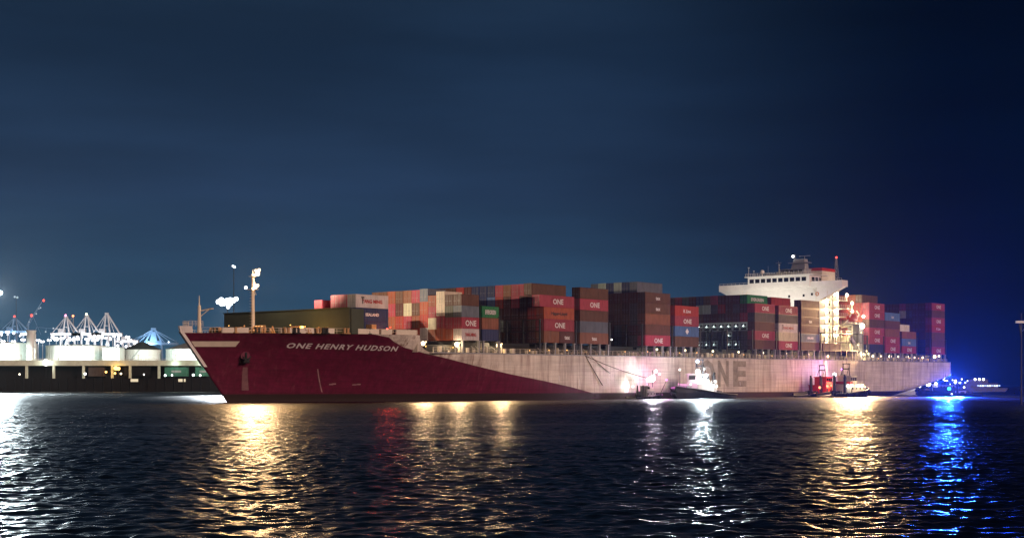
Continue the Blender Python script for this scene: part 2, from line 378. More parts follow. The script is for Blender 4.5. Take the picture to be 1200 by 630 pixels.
# bow details on the shell
def hull_strip(name, pts_top, pts_bot, mat, off=.04, parent=hull):
    mb = MB(); vs = []
    for (a, b) in zip(pts_top, pts_bot):
        for k in range(4):
            t = k/3; s, z = lerp(a[0], b[0], t), lerp(a[1], b[1], t); vs.append(shell(s, z, off))
    n = len(pts_top); mb.add(vs, [(i*4+k, i*4+k+1, i*4+4+k+1, i*4+4+k) for i in range(n-1) for k in range(3)])
    return mb.obj(name, mat, parent)
tb = [hit(x, 399.6) for x in (224,231,238,245,252,260,268,274,281)]; bb = [hit(x, 406) for x in (228,234.5,241,247,253,259.5,266,271,276)]
hull_strip('bow_stripe', tb, bb, M['cream'])
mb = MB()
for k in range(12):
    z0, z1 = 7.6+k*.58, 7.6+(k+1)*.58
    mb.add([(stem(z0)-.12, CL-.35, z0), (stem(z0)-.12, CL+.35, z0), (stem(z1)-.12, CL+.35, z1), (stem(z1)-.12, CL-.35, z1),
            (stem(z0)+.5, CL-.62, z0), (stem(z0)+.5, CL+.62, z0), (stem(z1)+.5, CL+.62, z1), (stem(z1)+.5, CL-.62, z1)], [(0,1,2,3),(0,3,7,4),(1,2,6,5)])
mb.obj('stem_lit_rim', M['white'], hull)  # white strip stands in for shore light catching the stem edge
# lettering -----------------------------------------------------------
_txt = {}
def text_mesh(body, mat, height=1.0, shear=0.0, offset=0.02, space=1.0, xs=1.0, center=True):
    key = (body, mat.name, height, shear, offset, space, xs)
    if key in _txt: return _txt[key]
    cu = bpy.data.curves.new('lettering', 'FONT'); cu.body = body; cu.size = height/.72; cu.shear = shear; cu.offset = offset; cu.space_character = space
    cu.align_x = 'CENTER' if center else 'LEFT'; cu.resolution_u = 2
    o = bpy.data.objects.new('tmp', cu); col.objects.link(o)
    dg = bpy.context.evaluated_depsgraph_get(); dg.update(); me = bpy.data.meshes.new_from_object(o.evaluated_get(dg))
    bpy.data.objects.remove(o); bpy.data.curves.remove(cu)
    for v in me.vertices: v.co.x *= xs
    me.materials.clear(); me.materials.append(mat); me.name = 'lettering'; _txt[key] = me
    return me
def letter_on_hull(body, s0, s1, z0, z1, hgt, mat, name, shear=0.0, offset=.02, off=.09):
    me = text_mesh(body, mat, 1.0, shear, offset, 1.18, center=False).copy()
    bm = bmesh.new(); bm.from_mesh(me); bmesh.ops.triangulate(bm, faces=bm.faces[:]); bmesh.ops.subdivide_edges(bm, edges=[e for e in bm.edges if e.calc_length() > .5], cuts=1); bm.to_mesh(me); bm.free()
    wdt = max(v.co.x for v in me.vertices)
    for v in me.vertices:
        u = v.co.x/wdt; s = lerp(s0, s1, u); z = lerp(z0, z1, u)+v.co.y*hgt; v.co = shell(s, z, off)
    link(name, me, hull)
a, b = hit(334, 407.3), hit(464, 411.2)
letter_on_hull('ONE HENRY HUDSON', a[0], b[0], a[1], b[1], 1.0, M['mark'], 'ship_name', -.14, .04)
for ch, x0, x1 in (('O', 819, 838), ('N', 840.5, 854), ('E', 858, 874.5)):
    a, b = hit(x0, 451), hit(x1, 451)
    letter_on_hull(ch, a[0], b[0], a[1], b[1], 6.9, M['hullmark'], 'company_letter', 0, .06, .03)
# draught line and thruster marks near the bow
a, b = hit(372, 432), hit(377, 459)
hull_strip('tug_mark', [(a[0]-.1, a[1]), (a[0]+.14, a[1])], [(b[0]-.1, b[1]), (b[0]+.14, b[1])], M['faintmark'])
for x, y in ((388, 450), (391, 449.5), (415, 450.5), (420, 450)):
    a = hit(x, y); hull_strip('thruster_mark', [(a[0]-.45, a[1]+.14), (a[0]+.45, a[1]+.14)], [(a[0]-.45, a[1]-.14), (a[0]+.45, a[1]-.14)], M['faintmark'])
for x, y0, y1 in ((741, 443, 449.5), (756.5, 450, 461), (735, 455, 460), (679, 444, 452), (712, 443, 449), (867, 447, 451), (655, 440, 446)):
    a, b = hit(x, y0), hit(x+.4, y1); hull_strip('draught_mark', [(a[0]-.16, a[1]), (a[0]+.16, a[1])], [(b[0]-.16, b[1]), (b[0]+.16, b[1])], M['mark'])
# anchor, its pocket and the paler patch below
s, z = hit(287, 418); p = shell(s, z, 0)
MB().bar(p+Vector((.4,.6,.3)), p+Vector((-.3,-.55,.1)), 1.25, 1.0, 10).obj('anchor_pocket', HULLM, hull)
anc = MB().bar(p+Vector((-.3,-.7,.9)), p+Vector((-.35,-.8,-1.0)), .22)
for k in (-1, 1): anc.bar(p+Vector((-.35,-.85,-1.0)), p+Vector((-.35+k*1.15,-1.0,.15)), .34, .08)
anc.bar(p+Vector((-1.1,-.85,-1.0)), p+Vector((.4,-.85,-1.0)), .28).obj('anchor', M['dark'], ship)
sp_ = pbr('pale_patch_paint', (.2,.1,.11), .6, dirt=.3, scale=.8)
ta = [hit(x, 430) for x in (284.5,286.5,288.5,290)]; ba = [hit(x, 457) for x in (283,286,289,291.5)]
hull_strip('pale_patch', ta, ba, sp_, .03)
# bulwark plates along the forecastle
def bulwark(x0, x1, ytop, ybot, mat):
    sa, sb = hit(x0, ybot)[0], hit(x1, ybot)[0]; n = 8; mb = MB(); vs = []
    for i in range(n+1):
        s = lerp(sa, sb, i/n); y = CL-half(s, ZF)
        for dy, z in ((0, ZF+.02), (-.06, ZF+1.08), (.24, ZF+1.08), (.3, ZF+.02)): vs.append((s, y+dy, z))
    mb.add(vs, [(i*4+k, i*4+(k+1) % 4, i*4+4+(k+1) % 4, i*4+4+k) for i in range(n) for k in range(4)]+[(0,1,2,3), tuple(n*4+k for k in (3,2,1,0))])
    mb.obj('bulwark', mat, ship)
bulwark(261, 292, 0, 389, M['cream']); bulwark(328, 391, 0, 391.5, M['cream']); bulwark(418, 443, 0, 393, M['cream']); bulwark(445, 458, 0, 394, M['cream']); bulwark(463, 488, 0, 394.5, M['cream'])
mb = MB()
for sd in (-1, 1):                                                     # solid bulwark wrapped round the very bow
    vs = []
    for i in range(9):
        s = -90+1.6*i/8; h = max(half(s, 14.4), .15)
        vs += [(s, CL+sd*h, ZF), (s-.4, CL+sd*(h+.1), ZF+1.35), (s+.2, CL+sd*max(.05, h-.25), ZF+1.35), (s+.3, CL+sd*max(.05, h-.25), ZF)]
    mb.add(vs, [(i*4+k, i*4+(k+1) % 4, i*4+4+(k+1) % 4, i*4+4+k) for i in range(8) for k in range(4)])
mb.obj('bow_bulwark', M['white'], ship)
mb = MB()                                                              # thin rail over the gaps
for sd in (-1, 1):
    ss = [-87+i*1.5 for i in range(29)]
    for k in (0.55, 1.05): mb.line([(s, CL+sd*(half(s, 14.4)-.12), ZF+k) for s in ss], .035, 4)
    for s in ss: mb.bar((s, CL+sd*(half(s, 14.4)-.12), ZF-.05), (s, CL+sd*(half(s, 14.4)-.12), ZF+1.08), .04, n=4)
mb.obj('forecastle_rail', M['cream'], ship, kind='stuff')
mb = MB()
for k in range(5): mb.bar((-88.6+k*.6, CL-.9-k*.35, ZF+1.3), (-88.6+k*.6, CL-.9-k*.35, ZF+2.4), .04, n=4); mb.bar((-88.6+k*.6, CL+.9+k*.35, ZF+1.3), (-88.6+k*.6, CL+.9+k*.35, ZF+2.4), .04, n=4)
for z in (1.7, 2.05, 2.4):
    mb.line([(-86.2, CL-2.3, ZF+z), (-88.6, CL-.9, ZF+z), (-88.6, CL+.9, ZF+z), (-86.2, CL+2.3, ZF+z)], .035, 4)
mb.obj('bow_pulpit', M['cream'], ship)
# bow mast
bmst = MB().bar((-85.2, CL, ZF-.05), (-85.2, CL, ZF+5.6), .42, .3, 8).bar((-85.2, CL, ZF+5.6), (-85.2, CL, ZF+7.6), .12, .05, 6).bar((-85.2, CL, ZF+4.5), (-84, CL-2.2, ZF+4.9), .13).bar((-85.2, CL, ZF+3.2), (-84.2, CL-1.8, ZF+4.8), .09).box((-84.3, CL-2.6, ZF+4.85), (-83.7, CL-1.6, ZF+5.0))
bmst.obj('bow_mast', M['cream'], ship)
# foremast with its floodlights
fm = MB().bar((-71, CL, ZF-.05), (-71, CL, ZF+12.2), .42, .3, 10).bar((-71, CL, ZF+12.2), (-71, CL, ZF+13.6), .1, .06).box((-71.6, CL-1.1, ZF+9.4), (-70.4, CL+1.1, ZF+9.55)).box((-71.4, CL-.9, ZF+12.2), (-70.6, CL+.9, ZF+12.3)).bar((-71, CL-.35, ZF+9.4), (-71, CL-1.0, ZF+8.3), .08)
for k in range(14): fm.box((-71.75, CL-.25, ZF+1+k*.6), (-71.4, CL+.25, ZF+1.06+k*.6))
foremast = fm.obj('foremast', M['cream'], ship)
for dx, dy, dz, r, pw in ((0,-1.0,12.8,.62,5000),(.1,-.1,12.5,.42,0),(0,-1.5,13.5,.4,0),(0,-.5,13.4,.38,0),(0,-.2,10.1,.68,5000),(.1,.5,9.8,.45,0),(0,-1.0,10.3,.42,0),(0,.2,10.9,.4,0)):
    lamp(foremast, (-70.6+dx, CL+dy, ZF+dz), r, (1,.74,.46), 4.2, pw)
lamp(foremast, (-71.6, CL+1.5, ZF+9.9), .42, WHITE, 14)
for dy, aim in ((-.8, (1, -.30, -.02)), (.8, (1, .06, -.02))):
    lamp(foremast, (-70.2, CL+dy, ZF+12.6), .35, (1,.76,.52), 12, 60000, spot=(aim, 62))
for dy, z, pw in ((-1.0, 12.4, 52000), (-.4, 9.6, 45000)):
    lamp(foremast, (-71.3, CL+dy, ZF+z), .4, (1,.61,.28), 12, pw*.8, spot=((-.75, -.85, -.25), 120))
# deck machinery on the forecastle
def windlass(s, n, sc=1.0):
    mb = MB(); z = ZF-.04
    mb.box((s-1.6*sc, n-2.4*sc, z), (s+1.6*sc, n+2.4*sc, z+.25))
    mb.bar((s, n-2.3*sc, z+1.2*sc), (s, n+2.3*sc, z+1.2*sc), .28*sc, n=8)
    for k in (-1.9, -.9, .2, 1.3): mb.bar((s, n+k*sc, z+1.2*sc), (s, n+(k+.25)*sc, z+1.2*sc), 1.05*sc, n=14)
    for k in (-1.65, .45): mb.bar((s, n+k*sc, z+1.2*sc), (s, n+(k+.7)*sc, z+1.2*sc), .62*sc, n=10)
    mb.box((s+.6*sc, n+.3*sc, z), (s+1.7*sc, n+1.6*sc, z+1.5*sc)).box((s-1.4*sc, n-.5*sc, z), (s-.7*sc, n+.3*sc, z+1.1*sc))
    mb.bar((s-.4*sc, n-1.4*sc, z+.2), (s-2.2*sc, n-1.6*sc, z+1.7*sc), .12*sc)
    return mb.obj('windlass', M['buff'], ship)
for s, n, sc in ((-76, 15.5, .75), (-76, 29, .75), (-69.5, 8.4, .55), (-65.8, 7.2, .6), (-80.5, 18.5, .5), (-67, 14, .8), (-70, 33, .8)): windlass(s, n, sc)
for i, (s, n) in enumerate([(-84,19.5),(-81.5,15.6),(-78.6,13.0),(-74,9.4),(-72.2,8.4),(-68.3,6),(-67.2,5.3),(-63,3.5),(-50,1.6),(-54,2.0),(-57,2.3)]):
    mb = MB().box((s-.9, n-.35, ZF-.04), (s+.9, n+.35, ZF+.14))
    for k in (-.5, .5): mb.bar((s+k, n, ZF+.1), (s+k, n, ZF+1.0), .27, n=8).bar((s+k, n, ZF+1.0), (s+k, n, ZF+1.15), .36, n=8)
    mb.obj('bollard', M['buff' if i % 2 else 'dark'], ship)
mb = MB()
for i in range(20):
    s = -83+i*.95; n = CL-half(s, 14.4)+1.2+random.random()*3; h = .5+random.random()*1.1
    mb.bar((s, n, ZF), (s+random.uniform(-.5,.5), n+random.uniform(-.6,.6), ZF+h), .12+.1*random.random(), n=5)
    if i % 3 == 0: mb.box((s-.4, n+.6, ZF), (s+.4, n+1.2, ZF+h*.8))
mb.obj('deck_fittings', M['buff'], ship, kind='stuff')
lamp(ship, (-66.5, 12, ZF+1.6), .12, AMBER, 8, 2200); lamp(ship, (-80, 20, ZF+1.6), .1, AMBER, 6, 900); lamp(ship, (-72, 10.5, ZF+1.7), .12, AMBER, 8, 2600)
# breakwater wall with stiffeners
bw = MB().box((-62.2, 3.4, ZF-.04), (-62.0, 42.4, ZF+5.3)).box((-62.5, 3.3, ZF+5.3), (-61.9, 42.5, ZF+5.45))
brk = bw.obj('breakwater', M['olive'], ship)
mb = MB()
for k in range(13): mb.prism([(-62.0, ZF), (-59.6, ZF), (-62.0, ZF+4.6)], 1, 4+k*3.15, 4.12+k*3.15)
mb.obj('stiffener', M['olive'], brk, kind='stuff')
MB().box((-62.02, 3.0, ZF-.03), (-58.4, 3.4, ZF+5.2)).obj('breakwater_return', M['olive'], ship)
lamp(ship, (-49.8, 4.5, ZF+1.25), .3, (1,.12,.08), 14, 900); lamp(ship, (-50.2, 3.2, ZF+1.6), .18, (1,.05,.03), 6, 1500, spot=((-.8, -.62, -.1), 110))
MB().bar((-49.8, 4.5, ZF-.05), (-49.8, 4.5, ZF+.95), .06).obj('lamp_post', M['dark'], ship)
MB().box((-51.5, 3.2, ZF-.04), (-46, 3.4, ZF+.5)).box((-54, 5.0, ZF-.04), (-52.6, 6.6, ZF+2.2)).obj('deck_locker', M['buff'], ship)
lamp(ship, (-51, 4.2, ZF+1.0), .12, AMBER, 8, 400)

# ------------------------------------------------------------------ main deck: coaming, hatch covers, pedestals, rail, lamps
PORTS = {'Z': (-57.0, 6.7), 'B': (-30.2, 0.4), 'C': (-23.1, 0.4), 'D': (0, 0.4), 'E': (14.6, .4), 'F': (43.8, .4), 'G': (58.4, .4), 'H': (102.2, .4),
         'I': (116.8, .4), 'J': (131.4, .4), 'O': (146.2, .4), 'K': (180.2, .4), 'L': (193.0, .4), 'M': (207, .4), 'N': (233.3, .4)}
ZC = 13.65
cm = MB().box((-39, 3.2, ZM-.06), (146, 3.5, ZM+1.7)).box((-39, 42.3, ZM-.06), (146, 42.6, ZM+1.7)).box((178, 3.2, ZM-.06), (246, 3.5, ZM+1.7)).box((178, 42.3, ZM-.06), (246, 42.6, ZM+1.7))
cm.obj('hatch_coaming', M['dark'], ship)
for s in [-30.2, -15.2, -.2, 14.4, 29, 43.6, 58.2, 72.8, 87.4, 102, 116.6, 131.2, 180, 192.8, 206.8, 220, 233.1]:
    wd = 12.0 if s in (180, 192.8, 206.8, 220) else 12.8
    MB().box((s, 3.0, ZM+1.7), (s+wd, 22.8, ZM+2.45)).box((s, 23.0, ZM+1.7), (s+wd, 42.8, ZM+2.45)).obj('hatch_cover', M['dark'], ship)
# lashing bridges between the bays
lb = None
for s in [-16.9, -1.6, 13.0, 27.4, 42.2, 56.8, 71.4, 86, 100.6, 115.2, 129.8, 144.6, 178.6, 191.6, 205.4, 219.6, 231.8, 246.3]:
    if lb is None:
        mb = MB()
        for n in [.3+5.0*k for k in range(10)]: mb.box((-.28, n, 0), (.28, n+.22, 8.4))
        for z in (2.6, 5.4, 8.2): mb.box((-.5, .25, z), (.5, 45.6, z+.12))
        for z in (3.6, 6.4, 9.2): mb.box((-.5, .25, z), (-.44, 45.6, z+.06)); mb.box((.44, .25, z), (.5, 45.6, z+.06))
        for k in range(9): mb.bar((0, .4+5*k, 2.6), (0, 5.4+5*k, 5.4), .08, n=4)
        lb = mb.mesh('lashing_bridge', M['dark'])
    link('lashing_bridge', lb, ship, (s, 0, ZM-.05))
pd = MB().box((-.22, .12, 0), (.22, .6, ZC-ZM)).box((-.3, .05, ZC-ZM-.2), (.3, .7, ZC-ZM-.02)).bar((0, .35, .1), (0, 2.6, 1.6), .1, n=4).mesh('pedestal', M['grey'])
for k, (s0, n0) in PORTS.items():
    if k in 'ZO': continue
    for ds in ((.25, 5.8) if k in 'BC' else (.25, 4.2, 8.1, 11.9)): link('pedestal', pd, ship, (s0+ds, 0, ZM-.03))
rl = MB()
for (a, b) in ((-40, 146), (146, 247)):
    s = a
    while s <= b: rl.bar((s, .15, ZM-.05), (s, .15, ZM+1.1), .05, n=4); s += 1.9
    for z in (.4, .75, 1.1): rl.bar((a, .15, ZM+z), (b, .15, ZM+z), .03, n=4)
rl.obj('deck_rail', M['cream'], ship, kind='stuff')
MB().box((-40, -.03, ZM-.25), (250, .25, ZM+.06)).obj('sheer_strake', M['grey'], ship)
random.seed(5)
mb = MB()
for i in range(95):
    s = -36+i*3.0+random.uniform(-1,1)
    if 146 < s < 178: continue
    n = random.uniform(1.0, 2.6); h = random.uniform(.5, 1.6)
    mb.box((s, n, ZM-.04), (s+random.uniform(.25,.9), n+.5, ZM+h))
mb.obj('deck_fittings', M['cream'], ship, kind='stuff')
def s_of(x): t = (x-639.4)/(64.55-x*.0331); return 14.6*t
def deck_lamp(x, y, r, c, s, power, n=.6):
    ss = s_of(x); Y = 345+UY*ss; z = pz_(y, Y)-TRIM*ss
    MB().bar((ss, n+.5, ZM), (ss, n+.5, z+.25), .07, n=5).bar((ss, n+.5, z+.25), (ss, n, z+.2), .05, n=4).obj('lamp_post', M['grey'], ship)
    return lamp(ship, (ss, n, z), r, c, s, power)
for x, y, r, p in ((501.5, 402, .62, 2600), (541, 403, .7, 2600), (590, 404.3, .78, 3200)): lo_ = deck_lamp(x, y, r, WARM, 14, p, 1.3); lamp(ship, lo_.location+Vector((-.4,-1.2,.3)), .2, (1,.62,.30), 8, p*5, spot=((-.4,-1,-.2), 130))
deck_lamp(724.4, 397.5, .25, WHITE, 10, 60, 2.0)
for x, y in ((772, 409.2), (805, 410.2), (837.5, 411.2), (867.5, 412.2), (896, 413.2), (923, 413.8), (949, 414.8)): deck_lamp(x, y, .34, (1,.85,.5), 10, 260)
for x, y, r in ((1026, 417, .62), (1035, 417, .34), (1046, 417.3, .72), (1055.5, 417.6, .34), (1066, 417.8, .6), (1074.5, 418.6, .34), (1084, 418.7, .45), (1098, 417.6, .8), (1103, 417, .5)): deck_lamp(x, y, r, (1,.72,.45), 13, 420 if r > .5 else 120, 1.0)
for i in range(33):                                                    # small amber passage lights
    s = -38+i*8.6+random.uniform(-1.5,1.5)
    if 150 < s < 176: continue
    lamp(ship, (s, 2.9, ZM+1.1+random.uniform(-.3,.3)), .16, AMBER, 5, 55 if s > -5 else 130)

# ------------------------------------------------------------------ accommodation block
HF, HA, HN0, HN1 = 160.0, 174.0, 8.4, 37.4
ZB = 34.7
hs = MB().box((HF, HN0, ZM-.06), (HA, HN1, ZB)).prism([(8.4, 30.6), (8.4, ZB+.01), (.1, ZB+.01), (.1, ZB-.05)], 0, HF, HF+2.4).prism([(37.4, 30.6), (37.4, ZB+.01), (45.7, ZB+.01), (45.7, ZB-.05)], 0, HF, HF+2.4)
house = hs.obj('accommodation_block', M['white'], ship)
ring = MB().torus((HF-.1, HN0+.9, 32.6), .52, .14, 0).obj('lifebuoy', M['orange'], house)
for n, z in ((33.2, 31.6), (19.5, 32.2), (14.2, 32.3), (11.2, 32.6)):
    MB().box((HF-.05, n-.35, z-.4), (HF+.04, n+.35, z+.4)).obj('porthole', M['glass'], house)
wing = MB().box((HF-.9, .1, ZB), (HF+3.4, 45.7, ZB+2.05)).obj('bridge_wing', M['white'], ship)
wh = MB().box((HF-1.4, 11.4, ZB+.6), (HF+10, 34.2, ZB+4.3)).box((HF-1.9, 10.4, ZB+4.3), (HF+10.6, 35.2, ZB+4.55)).box((HF+1, 8.6, ZB+2.05), (HF+11, 37, ZB+2.2)).obj('wheelhouse', M['white'], ship)
for k in range(10):
    n = 12.6+k*2.15
    f = MB().box((HF-1.48, n, ZB+2.3), (HF-1.38, n+1.6, ZB+3.6)).obj('window', M['glass'], wh)
for s in range(3): MB().box((HF+.2+s*2.6, 11.32, ZB+2.3), (HF+2.2+s*2.6, 11.44, ZB+3.6)).obj('window', M['glass'], wh)
mi = MB().box((HF+1, 14.6, ZB+4.55), (HF+6, 23.6, ZB+6.5)).box((HF+.7, 14.3, ZB+6.5), (HF+6.3, 23.9, ZB+6.65)).obj('upper_bridge', M['grey'], ship)
for k in range(5): MB().box((HF+.92, 15.2+k*1.65, ZB+5.5), (HF+1.02, 16.4+k*1.65, ZB+6.2)).obj('window', M['glass'], mi)
rm = MB().prism([(14.9, ZB+6.65), (20.2, ZB+6.65), (19.2, ZB+9.9), (15.3, ZB+9.9)], 0, HF+2.5, HF+5).box((HF+2, 14, ZB+8.6), (HF+5.5, 21, ZB+8.75)).bar((HF+3.5, 15.6, ZB+9.9), (HF+3.5, 15.6, ZB+10.8), .1).box((HF+3.4, 13.6, ZB+10.8), (HF+3.6, 17.6, ZB+11.0)).bar((HF+3.5, 19.2, ZB+9.9), (HF+3.5, 19.2, ZB+11.6), .08)
radar = rm.obj('radar_mast', M['grey'], ship)
lamp(radar, (HF+2.4, 19.3, ZB+10.9), .6, WHITE, 10, 300)
MB().ball((HF+2, 30.6, ZB+6.2), .75, 12, 8).bar((HF+2, 30.6, ZB+4.55), (HF+2, 30.6, ZB+5.6), .18).obj('radome', M['white'], ship, True)
MB().bar((HF+3, 25, ZB+4.55), (HF+3, 25, ZB+9.6), .1, .05).box((HF+2.9, 24, ZB+9.0), (HF+3.1, 26, ZB+9.12)).bar((HF+2.4, 28.6, ZB+4.55), (HF+2.4, 28.6, ZB+8.2), .06, .03).obj('antenna', M['grey'], ship)
rlw = MB()
for k in range(28): rlw.bar((HF-1.7, 10.6+k*.9, ZB+4.5), (HF-1.7, 10.6+k*.9, ZB+5.5), .035, n=4)
for z in (5.0, 5.5): rlw.bar((HF-1.7, 10.6, ZB+z), (HF-1.7, 35, ZB+z), .035, n=4); rlw.bar((HF-1.7, 10.6, ZB+z), (HF+10, 10.6, ZB+z), .035, n=4)
rlw.obj('bridge_rail', M['cream'], wh, kind='stuff')
for n, h in ((13, 2.4), (22.5, 3.6), (32, 2.0), (34, 3.2)): MB().bar((HF-1.2, n, ZB+4.5), (HF-1.2, n, ZB+4.5+h), .05, .03, 5).box((HF-1.3, n-.25, ZB+4.4+h), (HF-1.1, n+.25, ZB+4.5+h)).obj('aerial', M['cream'], ship)
MB().box((HF+5, 25, ZB+4.55), (HF+8, 31, ZB+5.6)).box((HF+5.4, 26, ZB+5.6), (HF+6.4, 27, ZB+6.3)).obj('deck_locker', M['cream'], ship)
mb = MB()
for k in range(30): mb.bar((HF-.7, .3+k*1.56, ZB+2.0), (HF-.7, .3+k*1.56, ZB+2.65), .035, n=4)
mb.bar((HF-.7, .2, ZB+2.65), (HF-.7, 45.6, ZB+2.65), .04, n=4).obj('wing_rail', M['cream'], wing, kind='stuff')
mb = MB()
for n in (9.2, 36.6): mb.line([(HF-.1, n, ZB-2.6), (HF-.1, n+(1.6 if n < 20 else -1.6), ZB-.2)], .1); mb.bar((HF-.05, n+.5, 24), (HF-.05, n+.5, ZB), .09, n=5)
mb.obj('house_piping', M['cream'], house)
# funnel behind the wheelhouse, with red cap and aft lattice mast
fn = MB().prism([(166.8, 11), (176.5, 11), (176.5, 19), (166.8, 19)], 2, ZM, ZB+6.0).obj('funnel', M['cream'], ship)
MB().box((166.7, 10.9, ZB+6.0), (176.6, 19.1, ZB+7.0)).obj('funnel_cap', M['red'], fn)
am = MB()
for dn in (-.7, .7):
    for ds in (-.7, .7): am.bar((178+ds, 11.2+dn, ZB+3), (178+ds*.2, 11.2+dn*.2, ZB+10.8), .09, n=4)
for k in range(6): am.bar((177.5, 10.6+.1*k, ZB+3.4+k*1.2), (178.4, 11.8-.1*k, ZB+4.4+k*1.2), .06, n=4)
am.bar((178, 11.2, ZM+5), (178, 11.2, ZB+3.2), .35)
amast = am.obj('aft_mast', M['grey'], ship)
lamp(amast, (178, 11.2, ZB+11.1), .42, RED, 14, 60)
# lit side galleries: slabs, rails, columns, doors, lamps
for k in range(7):
    z = 14.2+k*2.75
    if z > 33: break
    MB().box((HF-.02, 3.6 if k < 6 else 5.5, z), (HA+.6, HN0-.02, z+.16)).box((HF, 3.6 if k < 6 else 5.5, z+.16), (HF+.12, 4.0 if k < 6 else 5.9, z+2.75)).box((HA+.1, 3.6 if k < 6 else 5.5, z+.16), (HA+.3, 4.0 if k < 6 else 5.9, z+2.75)).obj('side_gallery', M['cream'], house)
    g = MB()
    n = 3.65 if k < 6 else 5.55
    for s in range(10): g.bar((HF+.3+s*1.5, n, z+.16), (HF+.3+s*1.5, n, z+1.2), .04, n=4)
    for zz in (.55, .85, 1.2): g.bar((HF+.3, n, z+zz), (HA, n, z+zz), .03, n=4)
    g.obj('gallery_rail', M['cream'], house, kind='stuff')
    MB().box((HF+3, HN0-.06, z+.2), (HF+3.9, HN0+.01, z+2.2)).obj('door', M['grey'], house)
    for s in (6.5, 9, 11.5): MB().box((HF+s, HN0-.05, z+1.0), (HF+s+.7, HN0+.01, z+1.8)).obj('window', M['glass'], house)
    lamp(house, (HF+4.5, HN0-.5, z+2.35), .25, (1,.75,.38), 9, 3600)
    lamp(house, (HF+12, HN0-.5, z+2.35), .25, (1,.75,.38), 9, 3600)
    if k >= 4: lamp(house, (HA-.6, 3.3 if k < 6 else 5.2, z+1.9), .72, (1,.86,.6), 16, 1500)
for n in (10, 18, 27, 35):  # unseen floods added to brighten the front of the house
    MB().bar((146.0, n, 21), (146.4, n, 25.2), .1).obj('lamp_bracket', M['grey'], ship)
    lamp(ship, (146.5, n, 25.4), .25, (1,.92,.8), 6, 4200, spot=((.8, 0, .52), 110))
# wide outboard floods under the house and over the quarter
for s, z, pw in ((162, 27.5, 90000), (168, 23, 60000), (172, 20, 80000), (176, 14, 70000)):
    lamp(ship, (s, -.6, z), .3, (1,.6,.28), 8, pw, spot=((-.8, -.62, -.12), 110)); MB().bar((s, -.6, z+.1), (s, 3.6, z+.6), .07, n=4).obj('lamp_bracket', M['grey'], ship)
# stair tower, lifeboat in its davits, ladder and stores aft of the house
st = MB().box((175.2, 1.6, ZM-.04), (178.2, 5.8, 23.6)).obj('stair_tower', M['grey'], ship)
lbt = MB()
prof = [(0, .15), (.12, .7), (.3, 1.0), (.7, 1.0), (.88, .75), (1, .2)]
vs = []
for u, wd in prof:
    for a in range(10): t = 2*math.pi*a/10; vs.append((168.2+u*7.2, 2.6+math.cos(t)*1.35*wd, 24.9+math.sin(t)*1.25*wd))
lbt.add(vs, [(i*10+j, i*10+(j+1) % 10, i*10+10+(j+1) % 10, i*10+10+j) for i in range(5) for j in range(10)]+[tuple(range(9,-1,-1)), tuple(range(50,60))])
lifeboat = lbt.obj('lifeboat', M['red'], ship, True)
MB().box((170.5, 1.9, 26.0), (173, 3.3, 26.6)).obj('canopy', M['orange'], lifeboat)
dv = MB()
for s in (168.9, 174.7): dv.line([(s, 7.8, 22), (s, 5.2, 22.2), (s, 3.2, 23.4), (s, 1.4, 26.2), (s, 2.4, 27.4)], .22, 6)
dv.box((168, 1.2, 22.9), (175.4, 5, 23.1)).obj('davit', M['cream'], ship)
lamp(ship, (176.4, 1.1, 22.3), 1.15, (1,.88,.62), 16, 5200)
lamp(ship, (177.5, 1.2, 25.6), .72, (1,.86,.6), 16, 2400)
lamp(ship, (173.5, 1.5, 16.0), .3, (1,.75,.38), 12, 1500); lamp(ship, (169.5, 2.5, 18.6), .3, (1,.75,.38), 12, 1300)
lamp(ship, (176.8, .9, 12.9), .5, (1,.8,.42), 14, 1900); lamp(ship, (180.3, .9, 13.2), .5, (1,.8,.42), 14, 1500); lamp(ship, (172.5, 1.2, 12.6), .35, (1,.8,.42), 14, 900)
MB().prism([(166.6, 17.6), (169.6, 15.8), (170.3, 16.8), (167.3, 18.6)], 1, .6, 1.4).obj('gangway', M['white'], ship)
gx = MB()
for z in (13.9, 16.6, 19.4): gx.box((146, .4, z), (175, 3.4, z+.14))
for s in range(147, 176, 4): gx.box((s, .4, ZM), (s+.2, .6, 20.4))
gx.box((146, .42, 20.3), (175, .5, 20.4)).obj('side_scaffold', M['dark'], ship)
MB().box((170.6, 1.0, ZM+.01), (175, 3.5, ZM+2.4)).box((171.2, 3.6, 14.2), (174.6, 7.8, 19.0)).obj('store_house', M['cream'], ship)
st_l = MB().line([(178.4, 1.4, ZM+.3), (180.2, 1.4, ZM+3), (180.2, 1.4, ZM+5.2)], .12).box((177.8, .6, ZM), (180.6, 2.2, ZM+.9)).obj('stores_crane', M['cream'], ship)
# orange lamp that washes down the shell under the house
ss = s_of(967.5)
lamp(ship, (ss, -.7, 11.9), .5, (1,.62,.35), 14, 9000, spot=((.0, .16, -1), 44), blend=.4)
MB().bar((ss, .3, ZM), (ss, .3, 12.6), .08).bar((ss, .3, 12.6), (ss, -.7, 12.5), .06).obj('lamp_post', M['grey'], ship)

